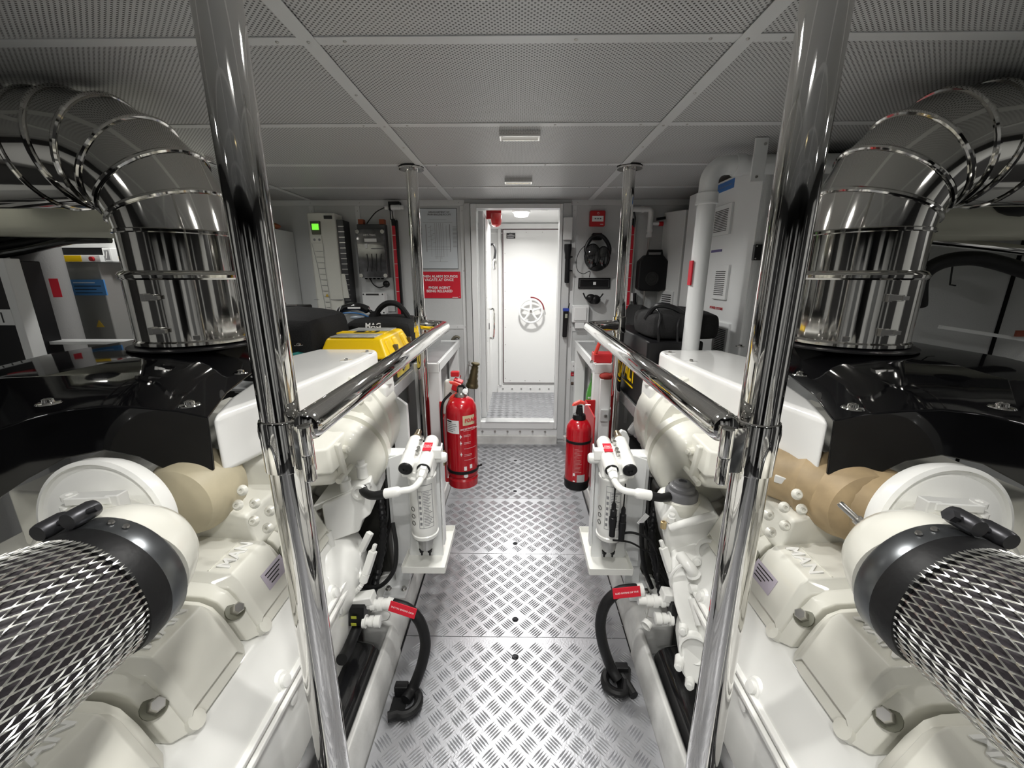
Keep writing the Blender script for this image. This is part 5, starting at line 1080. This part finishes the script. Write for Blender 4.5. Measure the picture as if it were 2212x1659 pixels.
t = thing('backing_panel', (-1.2, W-.004, 1.5), 'thin grey wall tray behind the junction box', 'panel')
B().box(-1.36, -1.08, W-.012, W-.001, 1.24, 1.53).obj('panel_sheet', GRYW, t, bev=.002)
t = thing('pipe_sensor', (-1.01, W-.06, 2.09), 'white capsule sensor in a black ring near the ceiling, left', 'sensor')
B().lathe((-1.09, W-.06, 2.085), X, [(.018, 0), (.018, .025), (.013, .027), (.013, .04), (.02, .045), (.02, .12), (.016, .125), (.016, .15)], 16).obj('sensor_body', WHT, t)
B().lathe((-1.055, W-.06, 2.085), X, [(.026, 0), (.026, .015)], 16).obj('clip_ring', BLP, t); B().tube([(-1.05, W-.06, 2.06), (-1.05, W-.06, 1.99), (-1.03, W-.06, 1.99), (-1.035, W-.06, 2.06)], .004, 6).obj('clip_tail', BLP, t)
B().tube(smooth([(-1.09, W-.06, 2.085), (-1.17, W-.05, 2.05), (-1.23, W-.05, 1.99), (-1.255, W-.05, 1.96)], 6), .004, 6).obj('cable', RUB, t)
B().box(-1.06, -.97, W-.07, W-.0, 2.105, 2.128).obj('sensor_bracket', BLP, t)
t = thing('white_locker', (-2.05, W-.3, 1.4), 'plain white locker at the left end of the far wall', 'locker')
B().box(-2.35, -1.90, Yw-.42, Yw-.008, .6, 1.90).obj('locker_body', WHT, t, bev=.005); B().box(-2.34, -1.91, Yw-.435, Yw-.42, .62, 1.88).obj('locker_door', WHT, t, bev=.004); B().box(-1.96, -1.94, Yw-.452, Yw-.434, 1.2, 1.32).obj('door_pull', STL, t, bev=.003)
t = thing('orange_cover', (-1.93, W-.2, 1.95), 'orange cloth cover lying on top of the white locker', 'cover')
B().ball((-2.02, W-.25, 1.925), .10, 18, 10, (1.4, 1.3, .32)).obj('cloth', mat('rust_orange', (.35, .09, .03), .7), t); B().tube(smooth([(-2.05, W-.25, 1.95), (-2.0, W-.27, 2.02), (-1.96, W-.27, 1.96)], 5), .012, 8).obj('strap', BLP, t)

# ---------------------------------------------------------------- shelf, tool cases and bags behind the left cover
def shelf(s):
    z = .94 if s < 0 else .80
    t = thing('equipment_shelf', (s*1.3, 2.7, z), f'long aluminium equipment shelf behind the {SIDE[s]} engine cover', 'shelf')
    xe = 1.95 if s < 0 else 1.12
    B().box(-xe if s < 0 else .685, -.685 if s < 0 else xe, 2.17, 3.55, z-.015, z).obj('shelf_top', ALU, t, bev=.002)
    e = s*.685; B().box(min(e, e-s*.006), max(e, e-s*.006), 2.17, 3.55, z-.055, z+.015).obj('edge_flange', ALU, t, bev=.002)
    for y in (2.3, 3.4): B().box(min(s*.81, s*.85), max(s*.81, s*.85), y, y+.05, .0, z-.015).obj('shelf_leg', WHT, t, bev=.003)
for s in (-1, 1): shelf(s)
# yellow topped case
def yellow_case():
    x0, x1, y0, y1, z0, zm, z1 = -1.10, -.705, 2.19, 2.72, .942, 1.11, 1.215
    t = thing('organiser_case', ((x0+x1)/2, 2.45, z0), 'yellow and black organiser case with scratched clear lid windows on the left shelf', 'tool case')
    B().box(x0+.01, x1-.01, y0+.01, y1-.01, z0, zm).obj('lower_shell', BLP, t, bev=.015, seg=3)
    B().hexa([(x0, y0, zm-.01), (x1, y0, zm-.01), (x1, y1, zm-.01), (x0, y1, zm-.01)], [(x0+.04, y0+.05, z1), (x1-.05, y0+.05, z1), (x1-.05, y1-.05, z1), (x0+.04, y1-.05, z1)]).obj('yellow_lid', YEL, t, bev=.018, seg=3)
    for (a, b2) in ((y0+.052, y0+.20), (y0+.30, y1-.055)):
        n0 = z1
        B().hexa([(x0+.06, a, n0-.0+.0), (x1-.085, a, n0), (x1-.085, b2, z1-.0), (x0+.06, b2, z1)], [(x0+.06, a, n0+.006), (x1-.085, a, n0+.006), (x1-.085, b2, z1+.004), (x0+.06, b2, z1+.004)]).obj('clear_window', CLR, t, bev=.003)
    B().box(x0+.03, x1-.08, y0+.205, y0+.295, z1-.004, z1+.006).obj('lid_bridge', YEL, t, bev=.004)
    l = B().box(x0+.13, x1-.13, y0+.215, y0+.285, z1+.006, z1+.008).obj('brand_panel', LBLK, t); B().box(x0+.19, x1-.15, y0+.225, y0+.275, z1+.008, z1+.0092).obj('yellow_block', YEL, l); B().box(x0+.21, x0+.225, y0+.235, y0+.262, z1+.0092, z1+.0098).obj('black_mark', LBLK, l)
    for y in (y0+.10, y0+.23, y0+.40):                     # scalloped ribs and latches on the walkway side
        B().hexa([(x1-.06, y-.045, zm-.01), (x1+.012, y-.045, zm-.01), (x1+.012, y+.045, zm-.01), (x1-.06, y+.045, zm-.01)], [(x1-.08, y-.03, z1-.005), (x1-.030, y-.03, z1-.02), (x1-.030, y+.03, z1-.02), (x1-.08, y+.03, z1-.005)]).obj('lid_rib', YEL, t, bev=.010, seg=3)
    for y in (y0+.165, y0+.47): B().hexa([(x1-.0, y-.014, zm-.07), (x1+.014, y-.014, zm-.07), (x1+.014, y+.014, zm-.07), (x1, y+.014, zm-.07)], [(x1-.02, y-.014, zm+.05), (x1+.006, y-.014, zm+.05), (x1+.006, y+.014, zm+.05), (x1-.02, y+.014, zm+.05)]).obj('latch', mat('bronze_latch', (.16, .14, .10), .4, .6), t, bev=.004)
    p = B().box(x1-.012, x1-.004, 2.36, 2.62, .96, 1.08).obj('yellow_sticker', mat('dull_yellow', (.62, .48, .08), .5), t)
    B().tube(smooth([(x1-.0035, 2.50, 1.06), (x1-.0035, 2.53, 1.03), (x1-.0035, 2.50, 1.00), (x1-.0035, 2.46, .985)], 5), .008, 6).obj('black_squiggle', LBLK, p)
yellow_case()
# soft things: noisy blobs
def cloth_box(name, x0, x1, y0, y1, z0, z1, m, t, amp=.012, seed=1, dome=.0):
    rnd = random.Random(seed); b = B(); n = 10; rows = []
    bm = b.bm; bmesh.ops.create_cube(bm, size=1); bmesh.ops.subdivide_edges(bm, edges=bm.edges[:], cuts=5, use_grid_fill=True)
    for v in bm.verts:
        p = v.co.copy(); r = max(abs(p.x), abs(p.y), abs(p.z))
        q = p.normalized()*.62; p = p*.72+q*.28
        k = rnd.uniform(-1, 1)*amp
        z = z0+(p.z+.5)*(z1-z0)+(dome*(1-4*p.x*p.x)*(1-4*p.y*p.y) if p.z > 0 else 0)
        v.co = Vector((x0+(p.x+.5)*(x1-x0)+k, y0+(p.y+.5)*(y1-y0)+rnd.uniform(-1, 1)*amp, max(z0, z+rnd.uniform(-1, 1)*amp)))
    return b.obj(name, m, t, ang=60, sub=1)
t = thing('black_bag', (-1.35, 2.45, .942), 'bulky black zipped bag on the left shelf beside the yellow case', 'bag')
cloth_box('bag_body', -1.62, -1.12, 2.22, 2.78, .942, 1.325, CLTH, t, .008, 3, .03)
B().tube(smooth([(-1.15, 2.30, 1.19), (-1.12, 2.33, 1.16), (-1.11, 2.40, 1.15), (-1.14, 2.46, 1.18)], 5), .008, 8).obj('grab_handle', BLP, t)
B().box(-1.42, -1.32, 2.30, 2.33, 1.328, 1.333).obj('bag_label', LGRY, t)
t = thing('small_black_tray', (-1.45, 2.8, 1.36), 'flat black gadget with a silver strip lying on the black bag', 'gadget')
B().box(-1.58, -1.38, 2.62, 2.78, 1.325, 1.36).obj('gadget_body', BLP, t, bev=.01, seg=3); B().box(-1.50, -1.41, 2.62, 2.64, 1.36, 1.368).obj('silver_strip', STL, t); B().box(-1.57, -1.51, 2.63, 2.70, 1.36, 1.378).obj('red_tab', mat('brown_red', (.12, .03, .02), .5), t, bev=.004)
t = thing('teal_cloth', (-1.15, 2.22, .94), 'crumpled teal cloth between the black bag and the yellow case', 'cloth')
b = B(); n = 12; rnd = random.Random(5); g = [[b.bm.verts.new((-1.42+.42*i/n, 2.175+.10*j/4+rnd.uniform(-.01, .01), 1.03+.11*math.exp(-((i-5-j*.6)/2.6)**2)+.05*math.exp(-((i-10)/1.6)**2)+rnd.uniform(-.008, .008))) for j in range(5)] for i in range(n+1)]
for i in range(n):
    for j in range(4): b.bm.faces.new((g[i][j], g[i+1][j], g[i+1][j+1], g[i][j+1]))
o = b.obj('cloth', TEAL, t, ang=50); md = o.modifiers.new('thick', 'SOLIDIFY'); md.thickness = .01
B().box(-1.42, -1.0, 2.19, 2.27, .942, 1.03).obj('folded_base', TEAL, t, bev=.01)
t = thing('strapped_bag', (-.95, 3.0, .95), 'black bag with an upright loop strap behind the yellow case', 'bag')
cloth_box('bag_body', -1.20, -.72, 2.78, 3.25, .942, 1.245, CLTH, t, .006, 8, .02)
o = B().tube(smooth([(-1.02, 2.95, 1.22), (-1.0, 2.95, 1.30), (-.93, 2.95, 1.355), (-.85, 2.95, 1.345), (-.79, 2.95, 1.27), (-.76, 2.95, 1.20)], 6), .020, 8).obj('loop_strap', CLTH, t); 
B().ball((-1.03, 2.98, 1.25), .05, 12, 8).obj('strap_knot', CLTH, t)
text('MAG', .05, (-.985, 2.785, 1.215), X, Vector((0, .3, 1)), LWHT, t, 'bag_lettering', .0005, .001)
t = thing('black_visor_mask', (-1.13, 3.05, 1.25), 'black and blue visor mask with white marks lying behind the bags', 'mask')
b = B(); b.tube(smooth([(-1.33, 3.02, 1.26), (-1.25, 2.99, 1.315), (-1.15, 2.97, 1.33), (-1.07, 2.98, 1.30), (-1.01, 3.0, 1.25)], 6), [.03]*12+[.028]*6+[.012]*7, 12).obj('mask_shell', mat('gloss_black_shell', (.01, .01, .011), .12, coat=1), t)
B().tube(smooth([(-1.33, 2.965, 1.265), (-1.22, 2.945, 1.288), (-1.12, 2.945, 1.28), (-1.04, 2.965, 1.24)], 6), .006, 8).obj('blue_rim', mat('strap_blue', (.03, .15, .38), .4), t)
B().ball((-1.15, 2.95, 1.255), .03, 12, 8, (1.8, .4, .5)).obj('lens', mat('pale_lens', (.35, .40, .46), .2), t)
for x in (-1.30, -1.28): B().tube([(x, 2.955, 1.30), (x+.02, 2.95, 1.335)], .003, 6).obj('white_stripe', LWHT, t)
B().box(-1.21, -1.12, 2.938, 2.942, 1.318, 1.330).obj('white_lettering', LWHT, t)

# ---------------------------------------------------------------- right shelf
t = thing('power_tool_case', (.83, 2.6, .94), 'black power tool case with yellow lettering on the right shelf', 'tool case')
B().box(.700, 1.00, 2.20, 2.95, .802, 1.205).obj('case_body', BLP, t, bev=.012, seg=3)
B().box(.694, .702, 2.22, 2.93, 1.09, 1.10).obj('lid_seam', mat('soft_black', (.02, .02, .02), .6), t)
text('DEWALT', .135, (.6985, 2.66, .955), -Yv, Z, YEL, t, 'yellow_lettering', .0012, .0025)
B().box(.697, .700, 2.42, 2.90, 1.022, 1.030).obj('yellow_rule', YEL, t); B().box(.697, .700, 2.42, 2.90, .880, .888).obj('yellow_rule', YEL, t)
t = thing('black_rucksack', (.9, 2.4, 1.2), 'ribbed black soft tool bag on the right shelf against the steel pole', 'bag')
cloth_box('bag_body', .72, 1.10, 2.22, 2.62, 1.205, 1.345, CLTH, t, .004, 11, .03)
for k in range(3): B().tube(smooth([(.76+.10*k, 2.21, 1.20), (.75+.10*k, 2.205, 1.28), (.77+.10*k, 2.25, 1.345), (.78+.10*k, 2.42, 1.375)], 5), .007, 8).obj('piping', BLP, t)
B().tube(smooth([(.72, 2.34, 1.31), (.76, 2.30, 1.385), (.84, 2.27, 1.38), (.90, 2.25, 1.345)], 6), .014, 8).obj('carry_handle', BLP, t)
t = thing('flat_black_bag', (1.08, 3.3, .9), 'flat black bag with a draped flap further along the right shelf', 'bag')
cloth_box('bag_body', .86, 1.10, 3.08, 3.50, .802, 1.20, CLTH, t, .006, 12)
b = B(); b.hexa([(.86, 3.08, 1.18), (1.14, 3.08, 1.16), (1.14, 3.5, 1.16), (.86, 3.5, 1.18)], [(.92, 3.12, 1.34), (1.14, 3.12, 1.22), (1.14, 3.46, 1.22), (.92, 3.46, 1.32)]); b.obj('draped_flap', CLTH, t, bev=.01)

# things on and under the right bench
t = thing('red_torch_lantern', (.60, 2.85, .99), 'red hand lantern with trapezoid handle on the right bench', 'lantern')
x, y, z = .585, 2.66, .985
pts = [(-.075, 0), (-.085, .06), (-.06, .13), (-.045, .15), (.045, .15), (.07, .13), (.085, .06), (.08, 0)]
o = [(x+a, y, z+b2) for a, b2 in pts]; inn = [(-.045, .065), (-.025, .12), (.025, .12), (.05, .065)]
bb = B().box(x-.08, x+.08, y, y+.12, z, z+.062).obj('lantern_body', REDP, t, bev=.008)
for a, b2 in (((-.075, .05), (-.045, .145)), ((-.05, .138), (.05, .138)), ((.045, .145), (.078, .05))):
    B().tube([(x+a[0], y+.02, z+a[1]), (x+b2[0], y+.02, z+b2[1])], .012, 8).obj('lantern_handle', BRED if a[0] < -.06 else REDP, t)
B().box(x-.04, x+.045, y-.002, y+.002, z+.145, z+.16).obj('handle_top', mat('dark_handle', (.04, .04, .04), .5), t)
B().lathe((x-.105, y+.02, z+.01), X, [(.012, 0), (.014, .004), (.010, .02), (.010, .03)], 12).obj('lantern_switch', STL, t)
t = thing('bottle_tray', (.585, 2.72, .60), 'white box with red rags under the right bench, facing the walkway', 'box')
B().box(.535, .60, 2.56, 2.605, .30, .90).obj('box_front', WHT, t, bev=.003); B().ball((.575, 2.60, .915), .045, 12, 8, (1.0, 1, .5)).obj('red_rag', mat('red_rag', (.40, .03, .02), .7, bump=.6, bscale=40), t)
B().box(.545, .592, 2.545, 2.562, .62, .70).obj('latch_plate', GRYW, t, bev=.002); B().lathe((.575, 2.545, .66), -Yv, [(.012, 0), (.010, .006), (.001, .007)], 12).obj('latch_knob', STL, t)
t = thing('cleaner_bottle', (.47, 3.0, .55), 'spray bottle with a green label standing inside the right bench frame', 'bottle')
B().lathe((.625, 3.3, .44), Z, [(.050, 0), (.054, .01), (.054, .15), (.045, .19), (.022, .26), (.016, .30), (.016, .33)], 24).obj('bottle', mat('green_bottle', (.08, .32, .05), .2, coat=.5), t)
B().lathe((.625, 3.3, .77), Z, [(.02, 0), (.02, .03), (.028, .035), (.028, .13), (.001, .135)], 18).obj('spray_head', WHT, t)
B().lathe((.625, 3.3, .47), Z, [(.0548, 0), (.0548, .02)], 24, cap=False).obj('yellow_band', mat('lime_band', (.5, .5, .05), .5), t)
text('eco\ngreen', .03, (.60, 3.248, .56), X, Z, LWHT, t, 'bottle_lettering', .0004, .0008)

# uprights beside the engines
p = [(-.625, .10), (-.625, .93), (-.60, .965), (-.55, .925), (-.55, .10)]
o = B().hexa([(x, 1.93, z) for x, z in p], [(x, 1.96, z) for x, z in p]).obj('support_post', WHT, None, bev=.004); tag(o, 'white upright with a pointed top beside the far end of the left engine', 'post')
p = [(.49, .10), (.49, .76), (.495, .79), (.515, .81), (.54, .80), (.555, .77), (.555, .10)]
o = B().hexa([(x, 1.90, z) for x, z in p], [(x, 1.925, z) for x, z in p]).obj('support_post', WHT, None, bev=.004); tag(o, 'white upright with a rounded top beside the far end of the right engine', 'post')
B().lathe((.535, 1.90, .70), -Yv, [(.012, 0), (.010, .012), (.001, .013)], 10).obj('post_bolt', STL, o)
t = thing('lagged_hose', (.66, 2.1, .66), 'grey ribbed lagged hose dropping behind the right engine upright', 'hose')
B().tube(smooth([(.60, 2.02, .80), (.655, 2.0, .76), (.70, 1.98, .68), (.74, 1.97, .58)], 8), [.050 if i % 4 else .044 for i in range(25)], 16).obj('hose', mat('grey_lagging', (.36, .36, .36), .7, bump=.4, bscale=50), t)

# ---------------------------------------------------------------- right side: tall vented cabinet with pipe
t = thing('vented_cabinet', (1.5, 2.5, 1.1), 'tall grey cabinet with three louvre vents and blue label behind the right engine', 'cabinet')
XC = 1.22
B().box(XC, 2.58, 2.24, 3.2, .3, 2.10).obj('cabinet_body', GRYW, t, bev=.03, seg=4)
B().box(XC-.003, XC+.03, 2.25, 3.17, .32, 2.09).obj('side_panel', WHT, t, bev=.002)
XC -= .003
def cpt(x, y): return at(x, y, X=XC)
def cb(nm, xa, ya, xb, yb, d, m, par, bev=0):
    p, q = cpt(xa, ya), cpt(xb, yb); return B().box(XC-d, XC+.002, min(p.y, q.y), max(p.y, q.y), min(p.z, q.z), max(p.z, q.z)).obj(nm, m, par, bev=bev)
for (ya, yb) in ((436, 512), (572, 645), (700, 762)):
    v = cb('vent_grille', 1587 if ya < 500 else 1580, ya, 1541, yb, .014, WHT, t, .003)
    p, q = cpt(1580 if ya < 500 else 1573, ya+12), cpt(1546, yb-8); y0_, y1_ = sorted((p.y, q.y)); z0_, z1_ = sorted((p.z, q.z)); n = 13
    for k in range(n):
        z = z0_+(z1_-z0_)*(k+.2)/n
        B().box(XC-.0160, XC-.0135, y0_, y1_, z, z+(z1_-z0_)/n*.42).obj('vent_slot', LBLK, v)
l = cb('blue_label', 1588, 384, 1538, 424, .002, BLUE, t); 
p, q = cpt(1582, 396), cpt(1547, 412); B().box(XC-.003, XC-.001, min(p.y, q.y), max(p.y, q.y), min(p.z, q.z), max(p.z, q.z)).obj('grey_box_print', LGRY, l)
cb('violet_strip', 1560, 538, 1537, 546, .003, mat('violet_label', (.10, .08, .22), .5), t)
text('POWER SYSTEMS', .022, (XC-.002, 2.57, 1.353), -Yv, Z, REDP, t, 'red_lettering', .0004, .0004)
t2 = thing('vertical_pipe', (.935, 2.10, 1.5), 'fat white pipe with an elbow under the ceiling, before the vented cabinet', 'pipe')
B().tube([(.925, 2.19, .95), (.925, 2.19, 1.93)]+arc((1.000, 2.19, 1.985), (-1, 0, 0), (0, 0, 1), .075, 0, PI/2, 10)+[(2.5, 2.12, 2.06)], .043, 24).obj('white_pipe', WHT, t2)
B().lathe((.925, 2.19, 1.90), Z, [(.044, -.012), (.050, -.01), (.050, .035), (.046, .04)], 24, cap=False).obj('pipe_collar', WHT, t2); B().lathe((.925, 2.19, 1.885), Z, [(.044, -.002), (.053, 0), (.053, .010), (.044, .012)], 24, cap=False).obj('pipe_collar', WHT, t2)
B().lathe((1.035, 2.188, 2.06), X, [(.044, -.002), (.050, 0), (.050, .04), (.044, .042)], 24, cap=False).obj('pipe_collar', WHT, t2)
B().box(.876, .882, 2.16, 2.20, 1.50, 1.62).obj('red_band', LRED, t2)
br = B().box(1.065, 1.125, 2.075, 2.085, 1.965, 2.146).obj('hanger_plate', WHT, t2, bev=.002); screws(br, [(1.11, 2.075, 2.12), (1.09, 2.075, 1.985)], -Yv, .007)
so = thing('panel_socket', (1.33, 2.13, 1.66), 'small square black socket on the grey panel right of the vents', 'socket')
p = at(1632, 528, Y=2.225); q = at(1652, 562, Y=2.225); B().box(p.x, q.x+.03, 2.222, 2.245, q.z, p.z).obj('socket_plate', BLP, so, bev=.002); screws(so, [(p.x+.008, 2.222, p.z-.008), (p.x+.008, 2.222, q.z+.008)], -Yv, .004)
# black arched hose and trims on the right panel
t = thing('black_arched_hose', (2.0, 2.0, 1.6), 'thick black hose arching across the panel right of the right duct', 'hose')
B().tube(smooth([at(1985, 660, Y=2.05), at(1990, 600, Y=2.02), at(2030, 568, Y=2.0), at(2090, 558, Y=1.98), at(2150, 566, Y=1.96), at(2260, 600, Y=1.94)], 7), .032, 14).obj('hose', RUB, t)
B().tube([at(2058, 572, Y=2.0), at(2052, 615, Y=2.05), at(2064, 617, Y=2.05)], .004, 6).obj('hose_hook', BLP, t)
t = thing('panel_rail', (2.2, 2.12, 1.35), 'thin grey rail with a red label along the right outer panel', 'rail')
B().tube([at(2030, 706, Y=2.12), at(2240, 738, Y=2.10)], .012, 4).obj('rail', WHT, t); p = at(2196, 714, Y=2.08); B().box(p.x, p.x+.08, 2.075, 2.085, p.z-.03, p.z).obj('red_label', mat('brick_label', (.30, .07, .04), .5), t)
t = thing('steel_hand_strip', (2.2, 1.95, 1.75), 'polished steel strip running outward behind the right duct', 'strip')
B().tube([at(2010, 520, Y=2.06), at(2250, 545, Y=1.95)], .022, 12).obj('strip', CHR, t)
t = thing('cream_lagging', (2.2, 1.9, 1.85), 'cream lagged bundle tucked under the right duct run', 'lagging')
LAG = mat('cream_lagging', (.66, .66, .56), .7, bump=.5, bscale=12)
cloth_box('lagging', 1.66, 2.55, 1.82, 2.08, 1.70, 1.86, LAG, t, .01, 21); B().ball((2.02, 1.80, 1.84), .09, 14, 8, (1.3, .6, .7)).obj('black_joint', BLP, t)

# ---------------------------------------------------------------- far left equipment seen beside the left duct
t = thing('cream_lagging', (-2.1, 1.9, 1.8), 'cream lagged bundle tucked under the left duct run', 'lagging')
cloth_box('lagging', -2.58, -1.60, 1.85, 2.12, 1.72, 1.90, LAG, t, .01, 22); B().ball((-1.98, 1.80, 1.88), .09, 14, 8, (1.5, .6, .6)).obj('black_joint', BLP, t)
t = thing('black_hose_bundle', (-2.0, 2.0, 1.62), 'bundle of black hoses crossing above the left cabinets', 'hose')
for k in range(3): B().tube(smooth([at(-60, 560-14*k, Y=1.98+.03*k), at(60, 540-16*k, Y=2.0+.03*k), at(150, 520-10*k, Y=2.02+.03*k), at(238, 517-8*k, Y=2.06+.03*k)], 6), .018, 12).obj('hose', RUB if k else mat('shiny_hose', (.02, .02, .02), .15, coat=.6), t)
t = thing('grey_column', (-2.0, 2.12, 1.2), 'rounded grey column with red labels beside the left cabinet', 'column')
p, q = at(62, 600, Y=2.12), at(122, 600, Y=2.12)
B().cyl(((p.x+q.x)/2+.005, 2.12, .5), ((p.x+q.x)/2+.005, 2.12, 1.70), (q.x-p.x)/2+.02, seg=28).obj('column', mat('mid_grey_paint', (.36, .36, .36), .5, bump=.2, bscale=150), t)
for y_ in (622, 775):
    a = at(131, y_, Y=2.05); B().obox(Vector((a.x-.02, 2.045, a.z)), (.012, .01, 0), (-.003, .003, 0), Z*.045).obj('red_label', LRED, t)
t = thing('sealed_meter_cabinet', (-1.8, 2.25, 1.45), 'grey metal meter cabinet with a blue label and yellow sticker, far left', 'cabinet')
p, q = at(136, 566, Y=2.30), at(262, 800, Y=2.30)
B().box(p.x, q.x+.02, 2.30, 2.85, .9, p.z).obj('cabinet_body', mat('grey_cabinet', (.34, .34, .33), .22, .25, bump=.05), t, bev=.006)
a, b2 = at(152, 604, Y=2.295), at(232, 638, Y=2.295); l = B().box(a.x, b2.x, 2.292, 2.30, b2.z, a.z).obj('blue_label', mat('bright_blue_label', (.08, .27, .62), .4), t)
for k in range(4): B().box(a.x+.015, b2.x-.02-.03*(k % 2), 2.2905, 2.292, b2.z+.012+.018*k, b2.z+.016+.018*k).obj('label_print', LWHT if k == 3 else LBLK, l)
a = at(215, 700, Y=2.295); B().prism([(a.x-.022, 2.295, a.z-.018), (a.x+.022, 2.295, a.z-.018), (a.x, 2.295, a.z+.022)], (0, .004, 0)).obj('warning_triangle', mat('amber', (.6, .4, .05), .5), t)
a, b2 = at(132, 555, Y=2.28), at(218, 566, Y=2.28); B().box(a.x, b2.x, 2.28, 2.36, b2.z, a.z+.01).obj('top_strip', WHT, t, bev=.003); B().box(a.x, a.x+.11, 2.277, 2.281, b2.z+.002, a.z+.008).obj('yellow_label', YEL, t); B().lathe((b2.x-.04, 2.28, b2.z+.016), -Yv, [(.012, 0), (.012, .012), (.001, .013)], 12).obj('red_button', REDP, t)
a, b2 = at(128, 535, Y=2.34), at(262, 552, Y=2.34); B().box(a.x, b2.x-.08, 2.34, 2.40, b2.z, a.z).obj('dark_recess', BLP, t); 
B().box(a.x-.02, b2.x+.02, 2.36, 2.42, b2.z-.02, a.z+.05).obj('white_hood', WHT, t, bev=.01)
a, b2 = at(226, 536, Y=2.33), at(252, 566, Y=2.33); g_ = B().box(a.x, b2.x, 2.31, 2.36, b2.z, a.z).obj('dial_meter', WHT, t, bev=.004); c_ = Vector(((a.x+b2.x)/2, 2.309, (a.z+b2.z)/2)); B().box(a.x+.012, b2.x-.012, 2.308, 2.312, b2.z+.012, a.z-.012).obj('dial_face', LGRY, g_)
B().obox(c_-Yv*.002, (.004, 0, .018), (0, .0005, 0), (.002, 0, -.001)).obj('dial_needle', LWHT, g_)
t = thing('black_rack', (-2.4, 1.9, .8), 'black equipment rack with a white frame at the far left edge', 'rack')
RY = 1.86
q = at(22, 640, Y=RY); x_in = q.x; zz = lambda y_: at(10, y_, Y=RY).z
B().box(-2.56, x_in, RY, RY+.16, .8, zz(562)).obj('rack_body', BLP, t, bev=.004)
B().box(x_in-.005, x_in+.035, RY-.012, RY+.05, .8, zz(558)).obj('frame_post', WHT, t, bev=.003)
for ya, yb in ((578, 586), (668, 702), (790, 798)): B().box(-2.56, x_in, RY-.015, RY, zz(yb), zz(ya)).obj('frame_rail', WHT, t, bev=.002)
for k in range(4): B().box(x_in-.05-.05*k, x_in-.044-.05*k, RY-.0165, RY-.0145, zz(696), zz(674)).obj('arrow_mark', LBLK, t)
B().box(x_in-.16, x_in-.02, RY-.012, RY, zz(598), zz(588)).obj('red_label', LRED, t)
t = thing('white_ledge', (-2.0, 1.98, 1.22), 'thin white ledge behind the left black engine cover', 'ledge')
B().hexa([(-2.58, 1.95, 1.22), (-1.75, 1.98, 1.22), (-1.66, 2.05, 1.22), (-2.58, 2.05, 1.22)], [(-2.58, 1.95, 1.235), (-1.75, 1.98, 1.235), (-1.66, 2.05, 1.235), (-2.58, 2.05, 1.235)]).obj('ledge', WHT, t, bev=.002)
